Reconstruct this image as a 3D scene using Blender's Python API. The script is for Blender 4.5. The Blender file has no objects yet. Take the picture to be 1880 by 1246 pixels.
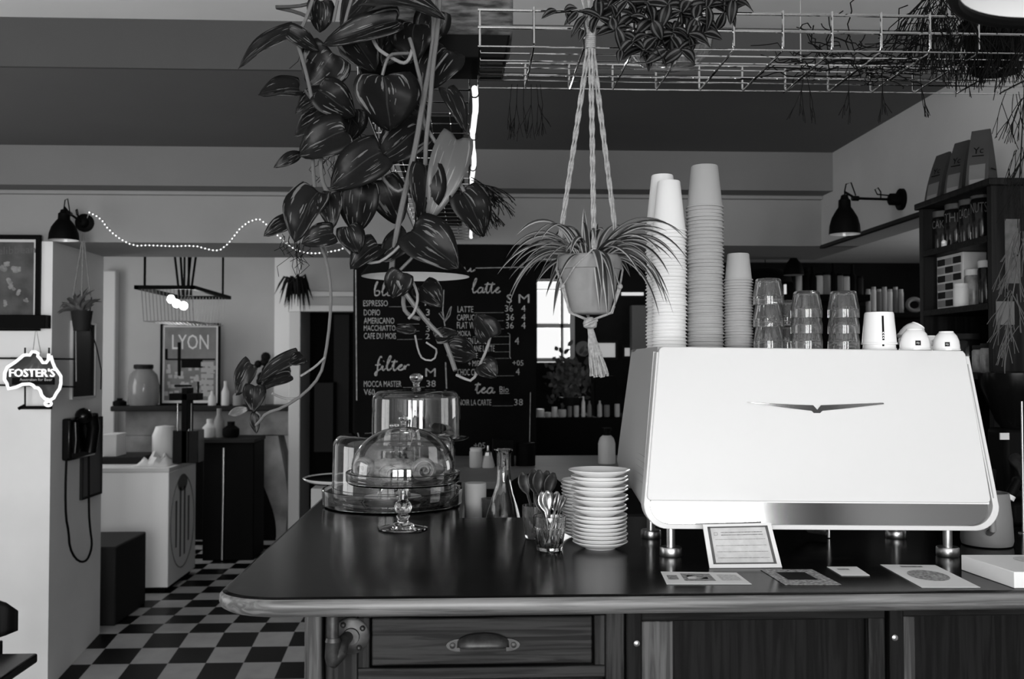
import bpy, math, random
from math import sin, cos, pi, radians, sqrt
from mathutils import Vector, Matrix
random.seed(7)
C = bpy.context.scene.collection
# ---------------------------------------------------------------- camera, world, lights, exposure
CAMZ, YAW, PITCH, FPX = 1.52, radians(2.5), radians(1.5), 1827.8
cam = bpy.data.cameras.new('camera'); cam.lens = 35; cam.sensor_width = 36; cam.clip_start = 0.05
cam.dof.use_dof = True; cam.dof.focus_distance = 2.25; cam.dof.aperture_fstop = 7.0
camo = bpy.data.objects.new('camera', cam); C.objects.link(camo)
camo.location = (0, 0, CAMZ); camo.rotation_euler = (pi/2 + PITCH, 0, -YAW)
S = bpy.context.scene; S.camera = camo
S.view_settings.view_transform = 'Standard'; S.view_settings.look = 'None'
S.view_settings.gamma = 1; S.view_settings.use_curve_mapping = False
S.view_settings.exposure = -1.05
S.cycles.max_bounces = 10; S.cycles.transmission_bounces = 10; S.cycles.transparent_max_bounces = 10
S.cycles.sample_clamp_indirect = 4; S.cycles.caustics_reflective = False; S.cycles.caustics_refractive = True
w = bpy.data.worlds.new('overcast'); S.world = w; w.use_nodes = True
w.node_tree.nodes['Background'].inputs[0].default_value = (1, 1, 1, 1)
w.node_tree.nodes['Background'].inputs[1].default_value = 2.0

def area(name, loc, rot, sx, sy, energy, spread=180):
    l = bpy.data.lights.new(name, 'AREA'); l.shape = 'RECTANGLE'; l.size = sx; l.size_y = sy
    l.energy = energy; l.spread = radians(spread)
    o = bpy.data.objects.new(name, l); C.objects.link(o); o.location = loc; o.rotation_euler = rot
    return o
# daylight through the three street windows behind the camera (area lights stand in the window openings, facing in)
WIN = [(-2.85, -1.35), (-1.05, 0.45), (1.35, 2.70)]
area('street_daylight_left', (-2.1, -5.02, 1.65), (pi/2, 0, 0), 1.5, 1.9, 330)
area('street_daylight_middle', (-0.3, -5.02, 1.65), (pi/2, 0, 0), 1.5, 1.9, 330)
area('street_daylight_right', (2.02, -5.02, 1.65), (pi/2, 0, 0), 1.35, 1.9, 310)
# added fills: an unseen left window for the pier, an upward light for ceiling
area('left_side_fill', (-3.42, 2.9, 1.35), (pi/2, 0, radians(-90)), 1.5, 1.2, 29)
area('ceiling_fill', (-0.6, -4.6, 0.35), (radians(150), 0, 0), 4.6, 0.8, 330)
# added kitchen fill, set in an unseen opening of its side wall
area('kitchen_fill', (-4.15, 7.3, 1.7), (pi/2, 0, radians(-90)), 1.15, 1.4, 48)

# ---------------------------------------------------------------- pixel helpers (1880x1246 frame -> world point at a given depth / height)
Rv = Vector((cos(YAW), -sin(YAW), 0)); Fv = Vector((sin(YAW)*cos(PITCH), cos(YAW)*cos(PITCH), sin(PITCH))); Uv = Rv.cross(Fv)
def ray(px, py): return Fv + Rv*((px-940)/FPX) - Uv*((py-623)/FPX)
def at(px, py, Y):
    d = ray(px, py); return Vector((0, 0, CAMZ)) + d*(Y/d.y)
def gz(px, py, z):
    d = ray(px, py); return Vector((0, 0, CAMZ)) + d*((z-CAMZ)/d.z)
def ax(px, py, X):
    d = ray(px, py); return Vector((0, 0, CAMZ)) + d*(X/d.x)
def rpx(n, Y): return n/FPX*Y

# ---------------------------------------------------------------- mesh helper
class MB:
    def __init__(s): s.v = []; s.f = []; s.uv = {}
    def add(s, vs, fs, uvs=None):
        n = len(s.v); s.v += [tuple(v) for v in vs]; s.f += [tuple(i+n for i in f) for f in fs]
        if uvs:
            for i, q in enumerate(uvs): s.uv[n+i] = q
        return s
    def box(s, x0, x1, y0, y1, z0, z1):
        return s.hexa([(x0,y0,z0),(x1,y0,z0),(x1,y1,z0),(x0,y1,z0)], [(x0,y0,z1),(x1,y0,z1),(x1,y1,z1),(x0,y1,z1)])
    def hexa(s, a, b):
        return s.add(list(a)+list(b), [(3,2,1,0),(4,5,6,7),(0,1,5,4),(1,2,6,5),(2,3,7,6),(3,0,4,7)])
    def prism(s, poly, d):          # polygon (3D points) pushed by vector d
        n = len(poly); d = Vector(d); a = [Vector(p) for p in poly]
        fs = [tuple(range(n))[::-1], tuple(range(n, 2*n))] + [(i, (i+1) % n, n+(i+1) % n, n+i) for i in range(n)]
        return s.add(a+[p+d for p in a], fs)
    def tube(s, pts, r, n=8, closed=False):
        P = [Vector(p) for p in pts]; m = len(P)
        rs = r if isinstance(r, (list, tuple)) else [r]*m
        t0 = (P[1]-P[0]).normalized(); up = Vector((0, 0, 1)) if abs(t0.z) < .9 else Vector((1, 0, 0))
        nrm = (up - t0*up.dot(t0)).normalized(); vs = []; 
        for i in range(m):
            if closed: t = P[(i+1) % m]-P[i-1]
            else: t = P[min(i+1, m-1)]-P[max(i-1, 0)]
            t = t.normalized() if t.length > 1e-9 else t0
            nrm = nrm - t*nrm.dot(t)
            if nrm.length < 1e-6: nrm = t.orthogonal()
            nrm.normalize(); b = t.cross(nrm)
            for k in range(n):
                a = 2*pi*k/n; vs.append(P[i] + (nrm*cos(a)+b*sin(a))*rs[i])
        fs = []
        for i in range(m if closed else m-1):
            j = (i+1) % m
            for k in range(n): fs.append((i*n+k, i*n+(k+1) % n, j*n+(k+1) % n, j*n+k))
        if not closed: fs += [tuple(range(n))[::-1], tuple((m-1)*n+k for k in range(n))]
        return s.add(vs, fs)
    def lathe(s, cx, cy, cz, prof, n=32, fac=None, cap=True):
        vs = []; m = len(prof)
        for p in prof:
            r, z = p[0], p[1]; q = p[2] if len(p) > 2 else 0
            for k in range(n):
                a = 2*pi*k/n; rr = r
                if q and fac:
                    w_ = 2*pi/fac; b = (a % w_) - w_/2
                    rr = r*((1-q) + q*cos(w_/2)/cos(b))
                vs.append((cx+rr*cos(a), cy+rr*sin(a), cz+z))
        fs = [(i*n+k, i*n+(k+1) % n, (i+1)*n+(k+1) % n, (i+1)*n+k) for i in range(m-1) for k in range(n)]
        if cap and prof[0][0] > 1e-4: fs.append(tuple(range(n))[::-1])
        if cap and prof[-1][0] > 1e-4: fs.append(tuple((m-1)*n+k for k in range(n)))
        return s.add(vs, fs)
    def ball(s, c, r, n=12, sz=1.0):
        m = max(4, n//2)
        pr = [(max(1e-5, r*sin(pi*i/m)), -r*sz*cos(pi*i/m)) for i in range(m+1)]
        return s.lathe(c[0], c[1], c[2], pr, n)
    def quad(s, a, b, c, d): return s.add([a, b, c, d], [(0, 1, 2, 3)], [(0, 0), (1, 0), (1, 1), (0, 1)])
    def grid(s, rows, uvs=None):
        m = len(rows); n = len(rows[0]); vs = [p for r in rows for p in r]
        return s.add(vs, [(i*n+k, i*n+k+1, (i+1)*n+k+1, (i+1)*n+k) for i in range(m-1) for k in range(n-1)],
                     [q for r in uvs for q in r] if uvs else None)
    def xform(s, fn): s.v = [tuple(fn(Vector(v))) for v in s.v]; return s
    def build(s, name, m, parent=None, sharp=40, bevel=0, solid=0, sub=0):
        me = bpy.data.meshes.new(name)
        if parent is not None: o_ = origin(parent)
        else:
            xs = [v[0] for v in s.v]; ys = [v[1] for v in s.v]; zs = [v[2] for v in s.v]
            o_ = Vector(((min(xs)+max(xs))/2, (min(ys)+max(ys))/2, min(zs)))
        me.from_pydata([tuple(Vector(v)-o_) for v in s.v], [], s.f)
        if s.uv:
            u = me.uv_layers.new(name='UVMap'); idx = [0]*len(me.loops); me.loops.foreach_get('vertex_index', idx)
            fl = []
            for i in idx: fl += list(s.uv.get(i, (0, 0)))
            u.data.foreach_set('uv', fl)
        me.validate()
        me.polygons.foreach_set('use_smooth', [True]*len(me.polygons))
        me.set_sharp_from_angle(angle=radians(sharp)); me.update()
        if m: me.materials.append(m)
        o = bpy.data.objects.new(name, me); C.objects.link(o)
        if parent is None: o.location = o_
        else: o.parent = parent
        if bevel:
            b = o.modifiers.new('bevel', 'BEVEL'); b.width = bevel; b.segments = 2; b.limit_method = 'ANGLE'; b.angle_limit = radians(50)
        if solid:
            b = o.modifiers.new('solid', 'SOLIDIFY'); b.thickness = solid
        if sub:
            b = o.modifiers.new('sub', 'SUBSURF'); b.levels = sub; b.render_levels = sub
        return o
def origin(o):
    p = Vector((0, 0, 0))
    while o is not None: p = p + o.location; o = o.parent
    return p
def tag(o, label=None, cat=None, group=None, kind=None):
    if label: o['label'] = label
    if cat: o['category'] = cat
    if group: o['group'] = group
    if kind: o['kind'] = kind
    return o
def thing(name, label, cat, loc, group=None, kind=None):
    o = bpy.data.objects.new(name, None); C.objects.link(o); o.location = loc; o.empty_display_size = .05
    return tag(o, label, cat, group, kind)
def dup(root, loc, label=None, rz=None, group=None):
    r = root.copy(); C.objects.link(r); r.location = loc
    if rz is not None: r.rotation_euler = (0, 0, rz)
    if label: r['label'] = label
    if group: r['group'] = group
    for ch in root.children:
        c = ch.copy(); C.objects.link(c); c.parent = r
        for g in ch.children:
            d = g.copy(); C.objects.link(d); d.parent = c
    return r
def struct(name, mb, m, **k):
    o = mb.build(name, m, **k); o['kind'] = 'structure'; return o

# ---------------------------------------------------------------- materials (the photograph is black and white: every thing is a grey)
def mat(name, v, rough=.6, metal=0, var=0, scale=8, stretch=(1, 1, 1), bump=0, trans=0, ior=1.45, emit=0, coat=0, spec=.5, v2=None, detail=4):
    m = bpy.data.materials.new(name); m.use_nodes = True; nt = m.node_tree; b = nt.nodes['Principled BSDF']
    b.inputs['Base Color'].default_value = (v, v, v, 1); b.inputs['Roughness'].default_value = rough
    b.inputs['Metallic'].default_value = metal; b.inputs['Transmission Weight'].default_value = trans; b.inputs['IOR'].default_value = ior
    b.inputs['Specular IOR Level'].default_value = spec
    if coat: b.inputs['Coat Weight'].default_value = coat; b.inputs['Coat Roughness'].default_value = .08
    if emit: b.inputs['Emission Color'].default_value = (1, 1, 1, 1); b.inputs['Emission Strength'].default_value = emit
    if var or bump or v2 is not None:
        tc = nt.nodes.new('ShaderNodeTexCoord'); mp = nt.nodes.new('ShaderNodeMapping'); mp.inputs['Scale'].default_value = stretch
        nz = nt.nodes.new('ShaderNodeTexNoise'); nz.inputs['Scale'].default_value = scale; nz.inputs['Detail'].default_value = detail
        nt.links.new(tc.outputs['Object'], mp.inputs[0]); nt.links.new(mp.outputs[0], nz.inputs['Vector'])
        if var or v2 is not None:
            cr = nt.nodes.new('ShaderNodeValToRGB'); lo = v*(1-var) if v2 is None else v; hi = v*(1+var) if v2 is None else v2
            cr.color_ramp.elements[0].position = .35; cr.color_ramp.elements[1].position = .65
            cr.color_ramp.elements[0].color = (lo, lo, lo, 1); cr.color_ramp.elements[1].color = (hi, hi, hi, 1)
            nt.links.new(nz.outputs[0], cr.inputs[0]); nt.links.new(cr.outputs[0], b.inputs['Base Color'])
        if bump:
            bp = nt.nodes.new('ShaderNodeBump'); bp.inputs['Strength'].default_value = bump; bp.inputs['Distance'].default_value = .002
            nt.links.new(nz.outputs[0], bp.inputs['Height']); nt.links.new(bp.outputs[0], b.inputs['Normal'])
    return m
def wood(name, lo, hi, axis, rough=.5, scale=14, bump=.35, coat=0):
    st = [1, 1, 1]; st[axis] = .045
    m = mat(name, lo, rough, v2=hi, scale=scale*9, stretch=st, bump=bump, coat=coat, detail=6)
    nt = m.node_tree; nz = [n for n in nt.nodes if n.type == 'TEX_NOISE'][0]; nz.inputs['Distortion'].default_value = .8; cr = [n for n in nt.nodes if n.type == 'VALTORGB'][0]; cr.color_ramp.elements[0].position = .42; cr.color_ramp.elements[1].position = .60
    return m
def uvmat(name, base, light, fn, rough=.4, spec=.5):
    """leaf material: colour from the leaf's own u (along) / v (across, 0.5 = midrib) coordinates"""
    m = mat(name, base, rough, spec=spec); nt = m.node_tree; b = nt.nodes['Principled BSDF']
    uv = nt.nodes.new('ShaderNodeUVMap'); sp = nt.nodes.new('ShaderNodeSeparateXYZ'); nt.links.new(uv.outputs[0], sp.inputs[0])
    def M(op, a, c=None):
        n = nt.nodes.new('ShaderNodeMath'); n.operation = op
        for i, q in enumerate((a, c)):
            if q is None: continue
            if isinstance(q, (int, float)): n.inputs[i].default_value = q
            else: nt.links.new(q, n.inputs[i])
        return n.outputs[0]
    d = M('MULTIPLY', M('ABSOLUTE', M('SUBTRACT', sp.outputs[1], .5)), 2)      # 0 at midrib, 1 at margin
    if fn == 'margin': t = M('GREATER_THAN', d, .62)
    elif fn == 'stripe': t = M('LESS_THAN', M('ABSOLUTE', M('SUBTRACT', d, .5)), .17)
    else:
        tc = nt.nodes.new('ShaderNodeTexCoord'); mp = nt.nodes.new('ShaderNodeMapping'); mp.inputs['Scale'].default_value = (5, 38, 1)
        mp.inputs['Rotation'].default_value = (0, 0, .5)
        nt.links.new(uv.outputs[0], mp.inputs[0]); oi = nt.nodes.new('ShaderNodeObjectInfo')
        ad = nt.nodes.new('ShaderNodeVectorMath'); ad.operation = 'ADD'; nt.links.new(mp.outputs[0], ad.inputs[0])
        cx = nt.nodes.new('ShaderNodeCombineXYZ'); nt.links.new(M('MULTIPLY', oi.outputs['Random'], 50), cx.inputs[2]); nt.links.new(cx.outputs[0], ad.inputs[1])
        nz = nt.nodes.new('ShaderNodeTexNoise'); nz.inputs['Scale'].default_value = .45; nt.links.new(ad.outputs[0], nz.inputs['Vector'])
        t = M('MULTIPLY', M('GREATER_THAN', nz.outputs[0], .63), .8)
        rib = M('LESS_THAN', d, .03); t = M('MAXIMUM', t, M('MULTIPLY', rib, .12))
    mx = nt.nodes.new('ShaderNodeMix'); mx.data_type = 'RGBA'; nt.links.new(t, mx.inputs[0])
    mx.inputs[6].default_value = (base, base, base, 1); mx.inputs[7].default_value = (light, light, light, 1)
    nt.links.new(mx.outputs[2], b.inputs['Base Color']); return m

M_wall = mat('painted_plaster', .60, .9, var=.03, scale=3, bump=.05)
M_pier = mat('lit_pier_plaster', .8, .9, var=.03, scale=3, bump=.05)  # pier lighter than the lintel: downward brightening put into the colour
M_beam = mat('shaded_beam_plaster', .06, .9, var=.03, scale=3)  # wall plaster darkened; the dimness of this face is in the colour
M_frontw = mat('low_bounce_wall_paint', .05, .8, var=.1, scale=3)  # unseen walls kept dark to cut bounce and darken reflections
M_lint = mat('shaded_lintel_plaster', .27, .9, var=.03, scale=3)  # lintel darker than the pier, its weaker light put into the colour
M_ubeam = mat('shaded_upper_beam_plaster', .17, .9, var=.03, scale=3)  # upper beam's shade mixed into the base colour
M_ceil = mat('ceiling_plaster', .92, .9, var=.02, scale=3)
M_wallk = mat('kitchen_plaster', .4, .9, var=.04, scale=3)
M_black = mat('matt_black', .003, .6, spec=.06)
M_blackg = mat('gloss_black', .003, .2, spec=.25)
M_void = mat('dark_recess', .003, .9, spec=.1)
M_dark = mat('dark_grey', .016, .6, spec=.12)
M_mid = mat('mid_grey', .2, .6)
M_light = mat('light_grey', .55, .55)
M_white = mat('white_enamel', .82, .25, coat=.4)
M_mach = mat('machine_white', .64, .38, coat=.3)
M_side = mat('machine_side_aluminium', .36, .6)
M_chrome = mat('chrome', .62, .08, metal=1)
M_steel = mat('brushed_steel', .5, .3, metal=1)
M_dull = mat('worn_iron', .045, .4, metal=.55, var=.3, scale=60, bump=.2)
M_paperw = mat('paper_cup_white', .74, .75)
M_paperg = mat('paper_cup_grey', .33, .8)
M_porc = mat('porcelain', .88, .18, coat=.3)
M_glass = mat('clear_glass', 1, .0, trans=1, ior=1.62)
M_press = mat('pressed_glass', .95, .0, trans=.97, ior=1.5)
M_glassd = mat('smoked_glass', .45, .02, trans=.9, ior=1.45)
M_chalkb = mat('chalkboard_black', .003, .8, var=.3, scale=5, spec=.08)
M_chalk = mat('chalk', .34, .95, var=.35, scale=120)
M_rope = mat('cotton_rope', .28, .95, var=.2, scale=150, bump=.5)
M_ropeg = mat('grey_rope', .2, .95, var=.2, scale=150)
M_terra = mat('grey_terracotta', .22, .9, var=.05, scale=40)
M_soil = mat('potting_soil', .03, 1, var=.6, scale=90, bump=.8)
M_coir = mat('coir_liner', .015, 1, v2=.12, scale=22, stretch=(1, 1, 4), bump=1)
M_stem = mat('plant_stem', .10, .5)
M_stemd = mat('dark_stem', .035, .6)
def dim(m, sp): m.node_tree.nodes['Principled BSDF'].inputs['Specular IOR Level'].default_value = sp; return m
M_top = dim(wood('counter_top_wood', .002, .007, 0, rough=.17, scale=5, bump=.04), .5)
M_top.node_tree.nodes['Principled BSDF'].inputs['IOR'].default_value = 1.17
M_edge = wood('worn_counter_edge', .07, .16, 0, rough=.35, scale=9, bump=.2)
M_oakh = dim(wood('oak_grain_across', .003, .022, 0, rough=.6, scale=10), .22)
M_oakv = dim(wood('oak_grain_upright', .003, .024, 2, rough=.6, scale=10), .22)
M_oakd = dim(wood('dark_oak_upright', .002, .007, 2, rough=.6, scale=10), .12)
M_oakdh = dim(wood('dark_oak_across', .002, .009, 0, rough=.6, scale=10), .12)
M_pale = wood('worn_oak_upright', .012, .065, 2, rough=.55, scale=8)
M_shelf = dim(wood('shelf_unit_wood', .003, .010, 2, rough=.5, scale=5, bump=.2), .12)
M_pothos = uvmat('pothos_leaf', .005, .13, 'streak', rough=.34, spec=.16)
M_pothosl = uvmat('pothos_leaf_pale', .07, .2, 'streak', rough=.4)
M_spider = uvmat('spider_plant_leaf', .03, .34, 'margin', rough=.45)
M_trad = uvmat('inch_plant_leaf', .004, .06, 'stripe', rough=.45, spec=.12)
M_leafd = mat('dark_leaf', .005, .6, spec=.1)
M_glow = mat('lit_tube', 1, .5, emit=2.3)
M_bulb = mat('lit_bulb', 1, .5, emit=30)
M_led = mat('lit_led', 1, .5, emit=5)
M_neon = mat('lit_neon', 1, .5, emit=2.2)
M_marble = mat('fireplace_stone', .16, .6, var=.35, scale=5, bump=.1)
M_crust = mat('pastry_crust', .2, .55, v2=.6, scale=30, stretch=(1, 1, 3), bump=.4)
M_choc = mat('dark_chocolate', .02, .5)

# ---------------------------------------------------------------- text and chalk strokes
def text_mb(mb, s, fn):
    """fn(u, v) maps the text's own box (0..1, 0..1, v up) to a 3D point"""
    cu = bpy.data.curves.new('t', 'FONT'); cu.body = s; cu.resolution_u = 2
    o = bpy.data.objects.new('t', cu); me = bpy.data.meshes.new_from_object(o)
    if len(me.vertices) == 0: return mb
    xs = [v.co.x for v in me.vertices]; ys = [v.co.y for v in me.vertices]
    x0, x1, y0, y1 = min(xs), max(xs), min(ys), max(ys); dx = max(x1-x0, 1e-4); dy = max(y1-y0, 1e-4)
    mb.add([fn((v.co.x-x0)/dx, (v.co.y-y0)/dy) for v in me.vertices], [tuple(p.vertices) for p in me.polygons])
    bpy.data.objects.remove(o); bpy.data.curves.remove(cu); bpy.data.meshes.remove(me); return mb
def text_at(mb, s, x0, y0, x1, y1, Y):
    return text_mb(mb, s, lambda u, v: at(x0+(x1-x0)*u, y1+(y0-y1)*v, Y))
# ================================================================ THE ROOM
XC = at(94, 700, 5.1).x            # right face of the left pier
XW = at(1533, 300, 4.92).x         # right wall
XL, YB = -3.4, -5.0
LINZ, LOWC, HIC = 2.145, 2.60, 2.78
def checker(name):
    m = bpy.data.materials.new(name); m.use_nodes = True; nt = m.node_tree; b = nt.nodes['Principled BSDF']
    b.inputs['Roughness'].default_value = .4; b.inputs['Specular IOR Level'].default_value = .12
    g = nt.nodes.new('ShaderNodeNewGeometry'); sp = nt.nodes.new('ShaderNodeSeparateXYZ'); nt.links.new(g.outputs['Position'], sp.inputs[0])
    def M(op, a, c=0.0):
        n = nt.nodes.new('ShaderNodeMath'); n.operation = op
        for i, q in enumerate((a, c)):
            if isinstance(q, (int, float)): n.inputs[i].default_value = q
            else: nt.links.new(q, n.inputs[i])
        return n.outputs[0]
    s = .199; p = gz(476.3, 1159, 0)
    fx = M('FLOOR', M('DIVIDE', M('SUBTRACT', sp.outputs[0], p.x), s)); fy = M('FLOOR', M('DIVIDE', M('SUBTRACT', sp.outputs[1], p.y), s))
    c = M('FLOORED_MODULO', M('ADD', fx, fy), 2.0)
    nz = nt.nodes.new('ShaderNodeTexNoise'); nz.inputs['Scale'].default_value = 9
    nt.links.new(g.outputs['Position'], nz.inputs['Vector'])
    mx = nt.nodes.new('ShaderNodeMix'); mx.data_type = 'RGBA'; nt.links.new(c, mx.inputs[0])
    mx.inputs[6].default_value = (.002, .002, .002, 1); mx.inputs[7].default_value = (.42, .42, .42, 1)
    m2 = nt.nodes.new('ShaderNodeMix'); m2.data_type = 'RGBA'; m2.blend_type = 'MULTIPLY'; m2.inputs[0].default_value = .35
    nt.links.new(mx.outputs[2], m2.inputs[6]); nt.links.new(nz.outputs[0], m2.inputs[7]); nt.links.new(m2.outputs[2], b.inputs['Base Color'])
    return m
M_floor = checker('checkered_floor_tiles')
YR = gz(300, 1159, 0).y
fl = MB()
ys = [(-5.2, -.085), (YR-.62, -.085), (YR, 0), (9.4, 0)]
for (ya, za), (yb, zb) in zip(ys, ys[1:]):
    fl.add([(-4.3, ya, za), (4.6, ya, za), (4.6, yb, zb), (-4.3, yb, zb)], [(0, 1, 2, 3)])
fl.add([(-4.3, -5.2, -.2), (4.6, -5.2, -.2), (4.6, 9.4, -.2), (-4.3, 9.4, -.2)], [(3, 2, 1, 0)])
struct('floor', fl, M_floor)
# pier and lintel (back wall of the front room, with its wide opening)
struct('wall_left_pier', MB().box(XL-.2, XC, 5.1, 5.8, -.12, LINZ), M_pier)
XM0, XM1 = at(648, 700, 5.16).x, at(985, 700, 5.16).x
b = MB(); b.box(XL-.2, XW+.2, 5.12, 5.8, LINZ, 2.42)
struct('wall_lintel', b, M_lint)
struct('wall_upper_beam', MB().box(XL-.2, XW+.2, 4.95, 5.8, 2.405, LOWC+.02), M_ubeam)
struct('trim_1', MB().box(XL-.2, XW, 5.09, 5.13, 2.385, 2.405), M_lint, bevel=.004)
struct('wall_menu', MB().box(XM0, XM1-.01, 5.16, 5.34, 0, LINZ), M_black)
struct('ceiling_lower', MB().box(XL-.2, XW+.2, 3.66, 5.0, LOWC, HIC+.1), mat('shaded_lower_ceiling_plaster', .13, .9, var=.02, scale=3))  # shade of the low ceiling put into its plaster colour
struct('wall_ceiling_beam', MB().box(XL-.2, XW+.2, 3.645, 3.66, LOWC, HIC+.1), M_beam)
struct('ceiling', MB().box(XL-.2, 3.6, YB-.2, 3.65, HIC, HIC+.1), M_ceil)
struct('wall_left', MB().box(XL-.2, XL, YB-.2, 2.1, -.12, HIC).box(XL-.2, XL, 3.7, 5.12, -.12, HIC).box(XL-.2, XL, 2.1, 3.7, -.12, .7).box(XL-.2, XL, 2.1, 3.7, 2.0, HIC), M_wall)
struct('window_6', MB().box(XL-.05, XL-.01, 2.88, 2.92, .7, 2.0).box(XL-.05, XL-.01, 2.1, 3.7, .7, .75).box(XL-.05, XL-.01, 2.1, 3.7, 1.95, 2.0), M_light)  # added window, there only for the left fill
# right wall: solid above the side opening, solid beside and behind the shelf unit
struct('wall_right', MB().box(XW, XW+.2, 3.55, 5.14, LINZ, HIC).box(XW, XW+.2, .9, 3.55, -.12, HIC), M_wall)
struct('wall_right_annex', MB().box(XW+.2, 3.6, .9, 1.1, -.12, HIC).box(3.4, 3.6, YB-.2, .9, -.12, HIC), M_frontw)
struct('trim_2', MB().box(XW-.006, XW+.02, 3.55, 5.13, LINZ-.012, LINZ+.004), M_dark)
# street wall behind the camera, with three windows and glazing bars
sw = MB(); xs = [XL-.2] + [x for p in WIN for x in p] + [3.6]
for i in range(0, len(xs), 2): sw.box(xs[i], xs[i+1], YB-.15, YB, -.12, HIC)
for a, c in WIN: sw.box(a, c, YB-.15, YB, -.12, .68); sw.box(a, c, YB-.15, YB, 2.62, HIC)
struct('wall_front', sw, M_frontw)
for i, (a, c) in enumerate(WIN):
    g = MB()
    for x in (a+.025, (2*a+c)/3, (a+2*c)/3, c-.025): g.box(x-.025, x+.025, YB-.05, YB+.01, .68, 2.62)
    for z in (.705, 1.95, 2.595): g.box(a, c, YB-.05, YB+.01, z-.025, z+.025)
    o = struct('window_%d' % (i+1), g, M_light)
# ---- back kitchen
KX0, KY, KC = -4.2, 9.05, 2.62
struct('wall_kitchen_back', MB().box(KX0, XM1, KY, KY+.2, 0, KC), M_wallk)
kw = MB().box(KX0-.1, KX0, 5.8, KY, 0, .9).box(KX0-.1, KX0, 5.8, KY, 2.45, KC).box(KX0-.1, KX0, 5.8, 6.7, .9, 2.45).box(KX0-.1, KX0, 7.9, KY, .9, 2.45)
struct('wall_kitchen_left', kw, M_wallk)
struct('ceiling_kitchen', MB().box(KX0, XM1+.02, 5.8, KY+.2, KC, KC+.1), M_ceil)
struct('wall_kitchen_right', MB().box(XM1-.1, XM1, 5.34, KY, 0, KC), M_dark)
# pier between kitchen and corridor door, with light casing
px0, px1 = at(503, 700, 8.3).x, at(551, 700, 8.3).x
struct('wall_kitchen_pier', MB().box(at(503, 700, 8.95).x, px1, 8.95, KY, 0, KC).box(px1-.09, px1, 8.3, 8.95, 0, KC), mat('kitchen_pier_plaster', .7, .9))
struct('trim_3', MB().box(px1-.09, px1+.005, 8.27, 8.3, 0, at(540, 572, 8.3).z), M_light, bevel=.006)
dz = at(560, 572, 8.3).z
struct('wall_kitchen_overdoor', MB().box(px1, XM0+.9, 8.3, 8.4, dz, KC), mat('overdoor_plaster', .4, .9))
struct('trim_4', MB().box(px1, XM0+.5, 8.24, 8.3, dz, dz+.05).box(px1, XM0+.5, 8.22, 8.3, at(560, 545, 8.3).z, at(560, 536, 8.3).z), M_light, bevel=.006)
b = MB(); x0, x1 = at(561, 700, 8.8).x, at(650, 700, 8.8).x
b.box(x0, x1+.3, 8.8, 8.84, 0, dz+.05)
struct('doorway_dark_sheet', b, M_void)  # dark sheet across the doorway, shade put into its colour
b = MB().box(at(612, 700, 8.7).x, at(640, 700, 8.7).x, 8.72, 8.8, .02, dz); struct('trim_5', b, M_dark)
# ---- alcove behind the bar opening, right
AX1, AY, AC = 4.4, 8.0, 2.36
AX0 = XM1
wx0, wx1 = at(986, 600, AY).x, at(1052, 600, AY).x; wz0, wz1 = at(1000, 665, AY).z, at(1000, 512, AY).z
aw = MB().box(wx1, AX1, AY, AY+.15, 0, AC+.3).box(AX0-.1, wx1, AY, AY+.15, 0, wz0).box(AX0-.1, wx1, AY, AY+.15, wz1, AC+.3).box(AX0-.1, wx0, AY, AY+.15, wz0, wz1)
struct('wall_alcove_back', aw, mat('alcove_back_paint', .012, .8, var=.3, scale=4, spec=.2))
struct('wall_alcove_right', MB().box(AX1, AX1+.1, 3.5, AY, 0, AC+.3), M_mid)
struct('wall_alcove_near', MB().box(XW+.2, AX1, 3.45, 3.55, 0, AC+.3), M_mid)
struct('ceiling_alcove', MB().box(AX0-.1, XW+.2, 5.8, AY+.1, AC, AC+.1).box(XW+.2, AX1, 3.5, AY+.1, AC, AC+.1), M_ceil)
wf = MB(); z1, z2 = at(1000, 532, AY).z, at(1000, 598, AY).z
for z, h in ((wz1-.015, .02), (z1, .008), (z2, .035), (wz0+.02, .03)): wf.box(wx0, wx1, AY-.03, AY+.03, z-h/2, z+h/2)
xm = at(1031, 600, AY).x; wf.box(xm-.012, xm+.012, AY-.03, AY+.03, wz0, wz1); wf.box(wx1-.03, wx1+.01, AY-.04, AY+.03, wz0, wz1)
struct('window_4', wf, M_light)
area('alcove_window_daylight', ((wx0+wx1)/2, AY+.12, (wz0+wz1)/2), (-pi/2, 0, 0), wx1-wx0, wz1-wz0, 14)
area('alcove_side_fill', (AX1-.15, 5.6, 1.7), (pi/2, 0, radians(90)), 1.3, 1.0, 26)  # added fill brightening the alcove bottles from an unseen side
struct('window_5', MB().box(AX1-.06, AX1, 4.9, 4.95, 1.15, 2.25).box(AX1-.06, AX1, 6.25, 6.3, 1.15, 2.25).box(AX1-.06, AX1, 4.9, 6.3, 1.1, 1.15).box(AX1-.06, AX1, 4.9, 6.3, 2.2, 2.25), M_light)  # added frame around the side fill, on solid wall

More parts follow.
